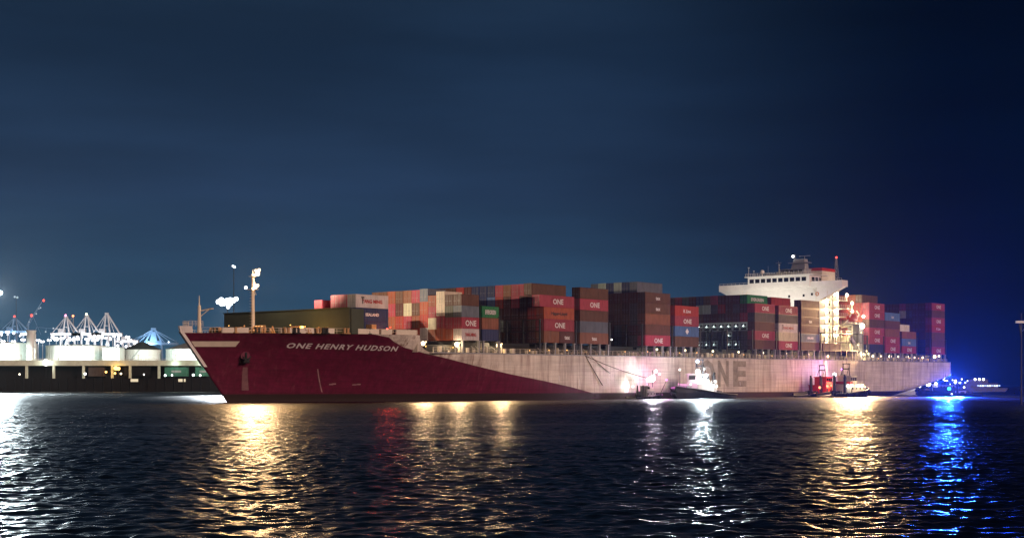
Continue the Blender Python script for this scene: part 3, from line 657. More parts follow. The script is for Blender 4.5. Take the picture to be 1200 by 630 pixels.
# ------------------------------------------------------------------ containers
def container_material():
    m = bpy.data.materials.new('container_paint'); m.use_nodes = True; t = m.node_tree; b = t.nodes['Principled BSDF']; l = t.links.new
    b.inputs['Roughness'].default_value = .5; b.inputs['Specular IOR Level'].default_value = .35
    oi = N(t, 'ShaderNodeObjectInfo'); tcn = N(t, 'ShaderNodeTexCoord')
    ad = N(t, 'ShaderNodeVectorMath', op='MULTIPLY_ADD', ins={1: (37,37,37)}); l(oi.outputs['Random'], ad.inputs[0]); l(tcn.outputs['Object'], ad.inputs[2])
    mpn = N(t, 'ShaderNodeMapping', ins={3: (1,1,.35)}); l(ad.outputs[0], mpn.inputs[0])
    n = N(t, 'ShaderNodeTexNoise', ins={'Scale': .9, 'Detail': 7.0, 'Roughness': .7}); l(mpn.outputs[0], n.inputs[0])
    mr = N(t, 'ShaderNodeMapRange', ins={1: .3, 2: .7, 3: .68, 4: 1.18}); l(n.outputs[0], mr.inputs[0])
    sc = N(t, 'ShaderNodeVectorMath', op='SCALE'); l(oi.outputs['Color'], sc.inputs[0]); l(mr.outputs[0], sc.inputs['Scale'])
    rs = N(t, 'ShaderNodeMapRange', ins={1: .62, 2: .74, 3: 0, 4: .6}); l(n.outputs[0], rs.inputs[0])
    mxn = N(t, 'ShaderNodeMix', data_type='RGBA', ins={7: (.09,.04,.025,1)}); l(rs.outputs[0], mxn.inputs[0]); l(sc.outputs[0], mxn.inputs[6])
    l(mxn.outputs[2], b.inputs['Base Color'])
    return m
CM = container_material()
GREYBAR = pbr('door_bars', (.25,.24,.23), .4, .6)
W = 2.44
_cm = {}
def container_mesh(Lc, H):
    k = (Lc, H)
    if k in _cm: return _cm[k]
    mb = MB(); e = .14
    for y in (0, W-e):
        for z in (0, H-e): mb.box((0, y, z), (Lc, y+e, z+e))
        for x in (0, Lc-e): mb.box((x, y, e), (x+e, y+e, H-e))
    for x in (0, Lc-e):
        for z in (0, H-e): mb.box((x, e, z), (x+e, W-e, z+e))
    n = max(4, int(Lc/.56))                                            # corrugated long sides
    for y, dr in ((.035, 1), (W-.035, -1)):
        pts = []
        for i in range(n):
            x0 = e+(Lc-2*e)*i/n; dx = (Lc-2*e)/n
            pts += [(x0, y), (x0+dx*.35, y), (x0+dx*.5, y+dr*.045), (x0+dx*.85, y+dr*.045)]
        pts.append((Lc-e, y)); b = len(mb.v)
        for (x, yy) in pts: mb.v += [(x, yy, e), (x, yy, H-e)]
        for i in range(len(pts)-1): mb.f.append((b+2*i, b+2*i+2, b+2*i+3, b+2*i+1)); mb.m.append(0)
    mb.add([(.05,e,e), (.05,W-e,e), (.05,W-e,H-e), (.05,e,H-e)], [(0,1,2,3)]); mb.add([(Lc-.05,e,e), (Lc-.05,W-e,e), (Lc-.05,W-e,H-e), (Lc-.05,e,H-e)], [(3,2,1,0)])
    mb.add([(e,e,H-.03), (Lc-e,e,H-.03), (Lc-e,W-e,H-.03), (e,W-e,H-.03)], [(0,1,2,3)]); mb.add([(e,e,.03), (Lc-e,e,.03), (Lc-e,W-e,.03), (e,W-e,.03)], [(3,2,1,0)])
    me = bpy.data.meshes.new('shipping_container'); me.from_pydata(mb.v, [], mb.f); me.materials.append(CM); _cm[k] = me
    return me
_dm = {}
def door_mesh(H, right):
    if (H, right) not in _dm:
        y0, y1 = (.16, W/2-.01) if right else (W/2+.01, W-.16); mb = MB().box((.0, y0, .16), (.045, y1, H-.16))
        for f in (.3, .72): y = lerp(y0, y1, f); mb.bar((-.04, y, .1), (-.04, y, H-.1), .03, n=4, m=1); mb.box((-.05, y-.02, 1.05), (-.01, y+.28, 1.13), 1)
        _dm[H, right] = mb.mesh('door', [CM, GREYBAR])
    return _dm[H, right]
REEF = [pbr('reefer_unit', (.5,.6,.56), .4, dirt=.15), M['dark']]
_rm = {}
def reefer_mesh(H):
    if H not in _rm:
        _rm[H] = MB().box((-.03, .16, .16), (.06, W-.16, H-.16), 0).box((-.05, .3, .3), (-.02, W-.3, H*.36), 1).bar((-.06, W*.3, H*.68), (-.02, W*.3, H*.68), .36, n=10, m=1).bar((-.06, W*.7, H*.68), (-.02, W*.7, H*.68), .36, n=10, m=1).mesh('refrigeration_unit', REEF)
    return _rm[H]
PAL = {'pink': (.38,.06,.09), 'brown': (.13,.062,.042), 'maroon': (.11,.036,.032), 'red': (.40,.05,.04), 'orange': (.42,.10,.05), 'tan': (.26,.105,.06), 'rust': (.30,.085,.045), 'navy': (.03,.045,.13),
       'blue': (.10,.20,.42), 'dark grey': (.10,.085,.08), 'green': (.03,.22,.08), 'cream': (.72,.66,.5), 'white': (.72,.70,.66), 'pale green': (.45,.55,.48), 'slate': (.14,.17,.21), 'olive': (.12,.13,.1)}
BAYN = {'Z': 'first bay behind the breakwater', 'B': 'second bay from the bow', 'C': 'third bay from the bow', 'D': 'fourth bay from the bow', 'E': 'fifth bay from the bow', 'F': 'sixth bay from the bow', 'G': 'seventh bay from the bow',
        'H': 'eighth bay from the bow', 'I': 'ninth bay from the bow', 'J': 'bay just ahead of the wheelhouse', 'O': 'gap beside the wheelhouse', 'K': 'first bay aft of the funnel', 'L': 'third bay from the stern', 'M': 'second bay from the stern', 'N': 'sternmost bay'}
ORD = ['bottom', 'second', 'third', 'fourth', 'fifth', 'sixth', 'seventh', 'eighth']
COLN = ['outermost row', 'second row in', 'third row in', 'fourth row in', 'fifth row in', 'sixth row in', 'seventh row in', 'eighth row in', 'ninth row in', 'tenth row in', 'eleventh row in', 'twelfth row in', 'thirteenth row in', 'fourteenth row in', 'fifteenth row in', 'sixteenth row in', 'seventeenth row in', 'farthest row']
MARKS = {'O': ('ONE', 'mark', 1.25), 'W': ('tex', 'mark', 1.0), 'Y': ('YANG MING', 'redmark', .75), 'H': ('Hapag-Lloyd', 'darkmark', .8), 'K': ('K Line', 'mark', .9), 'E': ('EVERGREEN', 'mark', .95), 'S': ('SEALAND', 'mark', .6), 'V': ('\u25C6', 'mark', 1.4)}
nc = 0
def container(bay, colm, tier, colour, H, z, Lc=12.19, ds=0.0, mark=None, door=True, reefer=False, half_word=''):
    global nc
    s0, n0 = PORTS[bay]; s, n = s0+ds, n0+colm*2.5
    o = link('shipping_container', container_mesh(Lc, H))
    o.matrix_world = MS @ Matrix.Translation((s, n, z))
    c = PAL[colour]; j = .86+random.uniform(-.12, .12); o.color = (c[0]*j, c[1]*j*(1+random.uniform(-.06,.06)), c[2]*j, 1)
    lab = f"{colour} container{' with lettering' if mark else ' with refrigeration unit' if reefer else ''}, {half_word}{ORD[tier]} tier, {COLN[colm]}, {BAYN[bay]}"
    tag(o, lab, 'container', 'containers stacked on the ship'); nc += 1
    if reefer:
        r = link('refrigeration_unit', reefer_mesh(H), o); 
        if reefer == 2: lamp(r, (-.35, W*.5, H*.55), .2, (.85,1,.95), 9)
    elif door:
        for k in (0, 1): d = link('door', door_mesh(H, k), o); d.color = o.color
    if mark:
        body, mt, hg = MARKS[mark]
        if mark == 'V':
            d = MB().add([(Lc*.5-.85, -.02, H*.5), (Lc*.5, -.02, H*.5-.85), (Lc*.5+.85, -.02, H*.5), (Lc*.5, -.02, H*.5+.85)], [(0,1,2,3)]).obj('emblem', M['mark'], o)
        else:
            tm = text_mesh(body, M[mt], hg, 0, .035, 1.0, 1.15); t = link('lettering', tm, o, (Lc*(.5 if mark != 'O' else .52), -.02, H*.5-hg*.5)); t.rotation_euler = (R(90), 0, 0); wt_ = max(v.co.x for v in tm.vertices)*2; kx = min(1, Lc*.62/wt_); t.scale = (kx, 1, 1)
        if mark == 'Y' and Lc > 8: MB().box((Lc*.2, -.03, H*.3), (Lc*.2+.25, .0, H*.72)).box((Lc*.2-.3, -.03, H*.72), (Lc*.2+.55, .0, H*.82)).obj('emblem', M['darkmark'], o)
    return o
# bay: tier height, per column list of colours bottom -> top ('colour' or 'colour:mark')
dk = ['maroon', 'brown', 'maroon', 'dark grey', 'brown']
def rnd(n, pool=dk): return [random.choice(pool) for _ in range(n)]
BAYS = {}
BAYS['Z'] = (2.8, {0: ['navy', 'navy:S', 'white:Y'], 1: ['brown', 'pink', 'pink'], 2: ['maroon', 'white', 'pink'], 4: ['brown', 'maroon', 'pink'], 3: ['brown', 'slate'], 5: ['brown', 'maroon'], 6: ['brown', 'maroon'], 7: ['maroon', 'brown']})
BAYS['B'] = (2.55, {0: ['white:Y', 'pink:O', 'slate', 'brown'], 1: ['orange', 'pink', 'olive', 'brown'], 2: ['orange', 'pink', 'cream', 'cream'], 3: ['rust', 'cream', 'pink', 'rust'], 4: ['white', 'red', 'orange', 'slate'],
             5: ['red', 'rust', 'brown', 'pink'], 6: ['maroon', 'pink', 'cream', 'tan'], 7: ['maroon', 'red', 'maroon', 'brown'], 8: ['brown', 'rust', 'pink', 'rust'], 9: ['brown', 'red', 'brown', 'brown'], 10: ['brown', 'brown', 'brown', 'brown']})
BAYS['C'] = (2.6, {0: ['navy', 'tan', 'green:E'], 1: ['brown', 'white', 'maroon'], 2: ['maroon', 'maroon', 'brown']})
BAYS['D'] = (2.83, {0: ['tan', 'pink:O', 'orange:H', 'pink:O'], 1: ['maroon', 'brown', 'red', 'maroon', 'brown'], 2: ['maroon', 'maroon', 'maroon', 'maroon', 'pink'], 3: ['maroon', 'maroon', 'maroon', 'pink', 'pink'], 4: ['brown', 'dark grey', 'maroon', 'maroon', 'tan'],
             5: ['maroon', 'pale green', 'maroon', 'red', 'pink'], 6: ['brown', 'brown', 'brown', 'blue', 'navy'], 7: ['brown', 'brown', 'brown', 'navy', 'navy'], 8: ['brown', 'brown', 'brown', 'navy', 'navy'], 9: rnd(4)+['maroon'], 10: rnd(4)+['red'], 11: rnd(4)+['brown'], 12: rnd(4)+['brown'], 13: rnd(4)+['maroon']})
BAYS['E'] = (2.77, {0: ['tan:W', 'slate', 'brown', 'pink:O', 'brown'], 1: rnd(5), 2: rnd(5), 3: rnd(5), 4: rnd(5), 5: rnd(5)})
BAYS['F'] = (2.8, {0: ['pink:O', 'brown', 'tan', 'brown:W', 'brown:W'], 1: rnd(5)+['slate'], 2: rnd(5)+['navy'], 3: rnd(4)+['maroon', 'pale green'], 4: rnd(5)+['navy'], 5: rnd(5)+['pale green'], 6: rnd(5)+['slate']})
BAYS['G'] = (2.77, {0: ['brown', 'blue:V', 'pink:O', 'red:K'], 1: ['brown', 'maroon', 'brown', 'maroon'], 2: rnd(4), 3: rnd(4)})
BAYS['H'] = (2.67, {0: ['brown', 'pink:O', 'brown', 'dark grey', 'pink:O'], 1: ['dark grey', 'dark grey', 'pale green', 'pink', 'maroon', 'green:E']})
for c, (a, b, d) in zip(range(2, 14), [('maroon','dark grey','maroon'), ('maroon','maroon','maroon'), ('maroon','red','maroon'), ('maroon','dark grey','pink'), ('maroon','pale green','brown'), ('brown','pale green','navy'), ('maroon','brown','maroon'), ('brown','brown','olive'), ('brown','brown','pink'), ('maroon','brown','brown'), ('brown','maroon','tan'), ('brown','brown','brown')]):
    BAYS['H'][1][c] = ['dark grey', 'dark grey', 'pale green', a, b, d]
BAYS['I'] = (2.65, {0: ['pink:O', 'cream', 'white:Y', 'dark grey', 'pink:O'], 1: ['maroon', 'brown', 'brown', 'maroon', 'maroon', 'red'], 2: rnd(6), 3: rnd(6)})
BAYS['J'] = (2.59, {0: ['brown', 'slate:S', 'brown', 'brown:W', 'brown', 'brown'], 1: rnd(6), 2: rnd(6), 3: rnd(6), 4: rnd(6), 5: rnd(6)})
BAYS['O'] = (2.6, {0: ['brown']})
BAYS['K'] = (2.77, {0: ['navy', 'pink:O', 'pink:O', 'brown', 'pink:O', 'pink:O'], 1: ['red']*3+['orange', 'red', 'red', 'brown'], 2: ['red', 'orange', 'red', 'red', 'orange', 'red', 'orange'], 3: ['red', 'red', 'red', 'maroon', 'red', 'red', 'orange'], 4: ['red', 'red', 'orange', 'red', 'red', 'red', 'red'], 5: ['red']*7, 6: ['red']*6+['maroon']})
BAYS['L'] = (2.76, {0: ['pink:O', 'pink:O', 'tan', 'brown', 'blue:W'], 1: rnd(5), 2: rnd(5)})
BAYS['M'] = (2.56, {0: ['pink:O', 'blue:W', 'tan'], 1: ['maroon', 'brown', 'maroon', 'white'], 2: rnd(4)})
BAYS['N'] = (2.67, {0: ['pink:O', 'brown', 'brown', 'red:K', 'pink:O', 'brown', 'pink:O'], 1: ['navy', 'navy', 'maroon', 'maroon', 'maroon', 'maroon', 'maroon'], 2: ['navy', 'navy', 'navy', 'maroon', 'brown', 'maroon', 'maroon'], 3: rnd(7, ['maroon', 'dark grey']), 4: rnd(5, ['maroon'])+['white', 'pink'], 5: rnd(7, ['maroon']), 6: rnd(7, ['maroon']), 7: rnd(7, ['maroon']), 8: rnd(7, ['maroon']), 9: rnd(7, ['maroon'])})
order = 'ZBCDEFGHIJOKLMN'
AHEAD = {'E': 'D', 'C': 'B', 'G': 'F', 'I': 'H', 'J': 'I', 'L': 'K', 'M': 'L'}     # a full bay close ahead hides the fronts behind it
# containers buried inside the blocks, of which nothing shows from near the viewpoint, are left out (row in hex, tier)
BURIED = {'Z': '10 11 20 21 30 31 40 41 50 51 60 61 70 71', 'B': 'a0 a1 a2', 'D': '61 62 71 72 81 82 91 92 93 a1 a2 a3 b1 b2 b3 c1 c2 c3 d1 d2 d3', 'F': '51 52 53 54 60 61 62 63 64', 'H': '80 81 90 91 92 93 a0 a1 a2 a3 b0 b1 b2 b3 b4 c0 c1 c2 c3 c4 d0 d1 d2 d3 d4 d5', 'J': '41 42 43 44 51 52 53 54 55', 'K': '10 11 12 20 21 22 31 41 50 51 52 53 54 55 56 60 61 62 63 64 65 66', 'N': '31 32 41 42 43 51 52 53 61 62 63 64 70 71 72 73 74 80 81 82 83 84 85 86 90 91 92 93 94 95 96'}
HIGHC = {('B', 2): 2.75, ('B', 3): 2.55, ('B', 4): 2.95}
for c in range(5, 11): HIGHC['B', c] = 2.896
for bay in order:
    H0, colsd = BAYS[bay]
    z0 = ZF+.15 if bay == 'Z' else ZC
    for c, tiers in sorted(colsd.items()):
        H = HIGHC.get((bay, c), H0)
        if bay == 'Z' and c == 4: H = 2.5
        z = z0
        for k, spec in enumerate(tiers):
            name, _, mk = spec.partition(':')
            ah = AHEAD.get(bay)
            front_hidden = ah and len(BAYS[ah][1].get(c, [])) >= k+1 and c > 0
            port_hidden = c > 0 and len(colsd.get(c-1, [])) >= k+1
            if (front_hidden and port_hidden) or f'{c:x}{k}' in BURIED.get(bay, '').split(): z += H; continue
            if bay in 'BC': container(bay, c, k, name, H-.02, z, 6.06, 0, mk or None)
            elif bay == 'Z': container(bay, c, k, name, H-.02, z, 9.9, 0, mk or None)
            elif bay == 'D' and c == 0 and k == 0:
                container(bay, c, k, 'tan', H-.02, z, 6.06, 0, None, True, 0, 'fore half of '); container(bay, c, k, 'maroon', H-.02, z, 6.06, 6.2, 'W', True, 0, 'aft half of ')
            elif bay == 'D' and (c, k) in ((0, 3), (1, 4)): container(bay, c, k, name, H-.02, z, 13.72, -1.5, mk or None)
            else: container(bay, c, k, name, H-.02, z, 12.19, 0, mk or None, True, (2 if (bay == 'H' and c in (1, 2, 5, 6, 7)) or random.random() < .4 else 1) if name == 'pale green' and bay == 'H' and k == 2 else (2 if name == 'dark grey' and bay == 'H' and k < 2 and random.random() < .3 else 0))
            z += H
print('containers', nc)

# ------------------------------------------------------------------ tugs
def tug(label, Lt, x, Y, heading, hullmat, housemat, small=False, gate=True, group='tugs around the ship'):
    "local x = forward; heading: angle of +x in the world"
    root = thing('tugboat', label, 'tugboat', (px_(x, Y), Y, 0), heading, group)
    k = Lt/26.0; B = 4.6*k; mb = MB(); st_ = []
    for i in range(15):
        u = i/14; xx = -13*k+26*k*u
        wd = B*(1-.35*(1-u)**4)*(1-max(0, (u-.62)/.38)**2.6*.88)
        zt = (1.15+1.9*u**1.9)*k*(1.05 if not small else .95)
        st_.append((xx, wd, zt))
    vs = []
    for xx, wd, zt in st_:
        rake = .5*k*max(0, xx/(13*k))
        vs += [(xx-rake, -wd*.82, -1.2), (xx, -wd, zt*.55), (xx, -wd*1.02, zt), (xx, -wd*.96, zt), (xx, -wd*.95, zt-.75*k), (xx, wd*.95, zt-.75*k), (xx, wd*.96, zt), (xx, wd*1.02, zt), (xx, wd, zt*.55), (xx-rake, wd*.82, -1.2)]
    n = len(st_)
    mb.add(vs, [(i*10+j, i*10+j+1, i*10+11+j, i*10+10+j) for i in range(n-1) for j in range(9)]+[tuple(range(10)), tuple((n-1)*10+j for j in range(9,-1,-1))])
    mb.obj('hull', hullmat, root)
    fd = MB()
    for sd in (-1, 1): fd.line([(a, sd*(b*1.03+.1), c-.25*k) for a, b, c in st_], .24*k, 6)
    a, b, c = st_[-1]; fd.bar((a+.15, -b*1.1, c*.75), (a+.15, b*1.1, c*.75), .7*k, n=10).bar((a+.1, -b*1.0, c*.35), (a+.1, b*1.0, c*.35), .5*k, n=10)
    fd.obj('fender', M['black'], root)
    for t in range(5):
        u = st_[3+t*2]; MB().torus((u[0], -(u[1]*1.02+.32*k), u[2]*.55), .55*k, .2*k, 1, 12, 5).obj('tyre_fender', M['black'], root)
    zd = 1.0*k
    x0, x1 = (-2.5*k, 6.5*k) if not small else (-4*k, 3*k)
    hz = MB().box((x0, -3.0*k, zd-.3), (x1, 3.0*k, zd+2.7*k)).box((x0-.15, -3.15*k, zd+2.7*k), (x1+.25, 3.15*k, zd+2.85*k)).obj('deckhouse', housemat, root)
    for q in range(3):
        MB().torus((x0+(1.6+q*2.6)*k, -3.03*k, zd+1.6*k), .3*k, .07*k, 1, 10, 4).bar((x0+(1.6+q*2.6)*k, -3.03*k, zd+1.6*k), (x0+(1.6+q*2.6)*k, -2.9*k, zd+1.6*k), .28*k, n=10).obj('porthole', M['glass'], hz)
    MB().box((x0+.5*k, -3.05*k, zd+.2), (x0+1.2*k, -2.9*k, zd+2.1*k)).obj('door', M['dark'], hz)
    wx0, wx1 = x0+2.2*k, x1-2.0*k
    whp = [(-2.1*k, wx0), (2.1*k, wx0), (2.1*k, wx1-.8*k), (1.2*k, wx1), (-1.2*k, wx1), (-2.1*k, wx1-.8*k)]
    wb = MB().prism([(b_, a_) for a_, b_ in whp], 2, zd+2.85*k, zd+5.2*k).prism([(b_*1.0+(.2*k if b_ > wx0 else -.2*k), a_*1.12) for a_, b_ in whp], 2, zd+5.2*k, zd+5.42*k).obj('wheelhouse', housemat, root)
    for q in range(3):
        xa = lerp(wx0, wx1-.8*k, (q+.12)/3); xb = lerp(wx0, wx1-.8*k, (q+.86)/3)
        for sd in (-1, 1): MB().box((xa, sd*2.1*k-.05, zd+3.9*k), (xb, sd*2.1*k+.05, zd+4.95*k)).obj('window', M['glass'], wb)
    MB().box((wx1-.02, -1.0*k, zd+3.9*k), (wx1+.06, 1.0*k, zd+4.95*k)).obj('window', M['glass'], wb)
    for sd in (-1, 1): MB().bar((x0-.9*k, sd*1.7*k, zd), (x0-.9*k, sd*1.7*k, zd+5.0*k), .5*k, .45*k, 10).bar((x0-.9*k, sd*1.7*k, zd+5.0*k), (x0-1.3*k, sd*1.7*k, zd+5.7*k), .3*k, n=8).obj('funnel', M['dark'], root)
    ms = MB()
    xm = lerp(wx0, wx1, .35); zm = zd+5.42*k
    if gate:
        for sd in (-1, 1): ms.bar((xm-.4*k, sd*1.1*k, zm), (xm-.4*k, sd*.95*k, zm+3.6*k), .12*k, n=5); ms.bar((xm-2.2*k, sd*1.0*k, zm), (xm-.4*k, sd*.95*k, zm+2.9*k), .09*k, n=5)
        ms.bar((xm-.4*k, -1.25*k, zm+3.6*k), (xm-.4*k, 1.25*k, zm+3.6*k), .13*k, n=5); ms.bar((xm-.4*k, -1.0*k, zm+2.0*k), (xm-.4*k, 1.0*k, zm+2.0*k), .1*k, n=5)
        ms.bar((xm-.4*k, 0, zm+3.6*k), (xm-.4*k, 0, zm+5.2*k), .06*k, n=5); ms.box((xm-.6*k, -.9*k, zm+2.05*k), (xm-.2*k, .9*k, zm+2.2*k))
    else: ms.bar((xm, 0, zm), (xm, 0, zm+3.2*k), .12*k, .06*k)
    ms.obj('mast', M['dark'], root)
    wn = MB().bar((x1+2.2*k, -1.4*k, zd+1.6*k), (x1+2.2*k, 1.4*k, zd+1.6*k), .75*k, n=12).box((x1+1.2*k, -1.7*k, zd-.2), (x1+3.2*k, -1.4*k, zd+2.2*k)).box((x1+1.2*k, 1.4*k, zd-.2), (x1+3.2*k, 1.7*k, zd+2.2*k)).obj('winch', M['grey'], root)
    MB().box((-8.2*k, -.3, zd-.3), (-7.6*k, .3, zd+1.1*k)).box((-8.4*k, -1.2*k, zd+.7*k), (-7.4*k, 1.2*k, zd+.95*k)).box((-6.2*k, -1.4*k, zd-.3), (-4.6*k, 1.4*k, zd+.9*k)).obj('towing_bitt', M['dark'], root)
    rr = MB()
    for sd in (-1, 1):
        for q in range(8): rr.bar((x0+q*1.25*k, sd*3.05*k, zd+2.85*k), (x0+q*1.25*k, sd*3.05*k, zd+3.75*k), .04, n=4)
        for zz in (3.3, 3.75): rr.bar((x0, sd*3.05*k, zd+zz*k), (x0+8.75*k, sd*3.05*k, zd+zz*k), .035, n=4)
    rr.obj('handrail', M['cream'], root, kind='stuff')
    root['k'] = k
    return root, dict(k=k, zd=zd, x0=x0, x1=x1, wx0=wx0, wx1=wx1, zm=zm, xm=xm)
HDF = math.atan2(-UY, -UX); HDA = math.atan2(UY, UX)
# tug with blue and white lights, bow forward along the ship
t1, d = tug('dark blue tug with dazzling white floodlights and one blue lamp beside the grey hull', 26.5, 822, 384, HDF, M['navyhull'], M['white'])
k = d['k']
lamp(t1, (d['wx1']-.2, 1.5*k, d['zm']+.5), .85, (.9,.96,1), 22, 5200); lamp(t1, (d['wx1']-2.2*k, 2.6*k, d['zm']-.6), .7, (.9,.96,1), 22, 3500)
lamp(t1, (d['wx1']+1, 2.4*k, d['zd']+3.3*k), .6, WHITE, 18, 1800); lamp(t1, (d['x0']-.3, 2.9*k, d['zd']+2.2*k), .35, WHITE, 14, 900); lamp(t1, (d['x0']-3.3, 0, d['zd']+2.6*k), .55, (1,.85,.7), 12, 900)
lamp(t1, (d['xm']+.6, 0, d['zm']+3.2*k), .62, (.55,.7,1), 18, 1500, name='blue_lamp')
lamp(t1, (d['x0']+3.5, 4.7*k, d['zd']+3.4*k), .4, (.95,.97,1), 18, 4200); MB().bar((d['x0']+3.5, 4.5*k, d['zd']-.4), (d['x0']+3.5, 4.7*k, d['zd']+3.2*k), .07).obj('lamp_post', M['dark'], t1)  # post lamp added to brighten the tug's cabin side
lamp(t1, (d['x1']+3.8, 3.0*k, d['zd']+2.7*k), .25, WHITE, 12, 500)
lamp(t1, (d['wx1']-1, 2.9*k, d['zm']+1.2), .3, (.78,.92,1), 6, 260000, spot=((.85, .51, -.1), 60))
lamp(t1, (d['x1']+2.2, -1.2*k, d['zd']+6.4*k), .3, (1,.93,.95), 10, 7000, spot=((1, -.12, -.04), 80)); MB().bar((d['x1']+2.2, -1.2*k, d['zd']), (d['x1']+2.2, -1.2*k, d['zd']+6.3*k), .09).obj('lamp_post', M['dark'], t1)  # pole flood added to brighten the ship's side ahead
# workboat just ahead of it with a white/magenta glare
t2, d = tug('small low workboat ahead of the blue-lamped tug, hidden by its own white and magenta glare', 13.5, 757, 371, HDA, M['navyhull'], M['grey'], True, False)
k = d['k']
lamp(t2, (3.2, 0.2, 5.2), 1.05, WHITE, 24, 1100); lamp(t2, (1.6, .2, 4.9), .8, WHITE, 24, 650, name='floodlight'); lamp(t2, (4.6, 0, 7.1), .5, WHITE, 16, 400); lamp(t2, (6.3, .0, 6.4), .36, (1,.7,.95), 12)
lamp(t2, (5.6, -2.6, 4.9), .3, MAG, 6, 7000, name='magenta_lamp')
MB().bar((3.4, .2, 3), (3.4, .2, 7.4), .12, .07).bar((3.4, .2, 6.2), (6.3, .0, 6.3), .05).bar((1.6, .2, 3), (1.6, .2, 4.8), .08).bar((4.6, -1.2, 1), (5.6, -2.6, 4.7), .07).obj('light_mast', M['dark'], t2)
lamp(t2, (-1.5, 3.0, 3.2), .3, WHITE, 14, 700, spot=((-.7, 1, .05), 130))
lamp(t2, (2.2, -1.0, 6.0), .3, (.9,.8,1), 6, 50000, spot=((-.83, -.54, -.1), 60))
# stern quarter tugs
t3, d = tug('cream tug with warm deck lamps and a black gate mast, bow towards the stern', 26, 990, 436, HDA, M['black'], M['cream'])
k = d['k']
for q in (.8, 4.6, 7.6): lamp(t3, (d['x0']+q*k, -3.5*k, d['zd']+2.5*k), .42 if q > 1 else .3, (1,.78,.45), 14, 1100)
lamp(t3, (d['x1']+1.6, -2.8*k, d['zd']+2.0*k), .3, (1,.78,.45), 14, 800); lamp(t3, (d['x0']-1, -2.6*k, d['zd']+2.4*k), .5, WHITE, 14, 600)
MB().box((d['x0']+.2, -2.9*k, d['zm']-2.5*k), (d['x0']+2, 2.9*k, d['zm']-1.7*k)).obj('red_band', M['red'], t3)
t4, d = tug('red-lit tug tucked between the cream tug and the ship, with a bare gate mast', 25, 962, 445, HDA, M['black'], M['red'])  # red lamplight on the house is put into its paint
k = d['k']
lamp(t4, (d['x0']+2, -3.8*k, d['zd']+2.6*k), .35, (1,.2,.1), 9, 4500, name='red_lamp'); lamp(t4, (d['x0']-5, -3.4*k, d['zd']+2.0*k), .5, (1,.25,.12), 4, 3500, name='red_lamp'); lamp(t4, (d['x0']+5, -3.6*k, d['zd']+3.0*k), .3, (1,.25,.12), 8, 1500, name='red_lamp')
lamp(t4, (d['x1']+.6, -1.2, d['zm']+.7), .75, (.95,.95,1), 18, 1600); lamp(t4, (d['x1']+6, -1.0, 8.6), .3, (.8,.25,1), 4, 11000, name='violet_lamp')
MB().bar((d['x1']+6, -1.0, 1.5), (d['x1']+6, -1.0, 8.4), .1).bar((d['x1']+.6, -1.2, d['zd']+2), (d['x1']+.6, -1.2, d['zm']+.2), .1).obj('light_pole', M['dark'], t4)
# boat with the blue lights beyond the stern
t5, d = tug('dark launch with a brilliant blue flashing light off the stern', 20, 1112, 470, R(165), M['navyhull'], M['dark'], False, False)
k = d['k']
lamp(t5, (0, 2.6, 2.5), .75, (.06,.5,1), 4, 0, name='blue_lamp'); lamp(t5, (0, 3.4, 6.5), .3, (.012,.07,1), 4, 3200000, spot=((.03, 1, -.06), 28), name='blue_lamp')
for dx in (-3.2, 3.4): lamp(t5, (dx, 3.0, 4.6), .3, (.012,.07,1), 4, 1500000, spot=((.03, 1, -.06), 28), name='blue_lamp'); MB().bar((dx, 3.0, 1.5), (dx, 3.0, 4.4), .06, n=4).obj('lamp_post', M['dark'], t5)
MB().bar((0, 3.4, 1.5), (0, 3.4, 6.3), .07, n=5).obj('lamp_post', M['dark'], t5); lamp(t5, (-.8, 3.4, .9), .4, WHITE, 14, 300)
for x, y, Y, r, p in ((1083.5, 451, 520, 1.15, 1500), (1091, 449.5, 520, .7, 600), (1072, 452, 520, .6, 500), (1098, 450, 520, .9, 400)): pass
bb_ = thing('barge', 'low grey barge strung with white deck lamps under the stern overhang', 'barge', (px_(1084, 560), 560, 0), R(8))
MB().prism([(-14, -1), (14, -1), (15, 1.5), (-15, 1.5)], 1, -4, 4).obj('hull', M['grey'], bb_)
MB().box((4, -2.5, 1.5), (9, 2.5, 4.2)).obj('deckhouse', M['white'], bb_); MB().box((-11, -3, 1.5), (-5, 3, 2.4)).obj('deck_locker', M['grey'], bb_)
for x, y, r, p in ((-.5, 4.2, 1.3, 2600), (2.5, 4.3, .7, 900), (-4, 3.4, .8, 900), (6.5, 5.0, .9, 900), (-8, 3.0, .55, 500), (10.5, 5.4, .5, 300), (13, 6.0, .35, 0)):
    lamp(bb_, (x, -4.2, y), r, WHITE if x < 5 else (1,.8,.85), 18, p); MB().bar((x, -4.1, 1.4), (x, -4.1, y), .07, n=4).obj('lamp_post', M['dark'], bb_)
for dx, pw in ((-3, 130000), (6, 110000)):
    lamp(bb_, (dx, -4.4, 6.6), .3, (.86,.93,1), 8, pw, spot=((-.12, -1, -.07), 34)); MB().bar((dx, -3.9, 1.4), (dx, -4.4, 6.4), .07, n=4).obj('lamp_post', M['dark'], bb_)
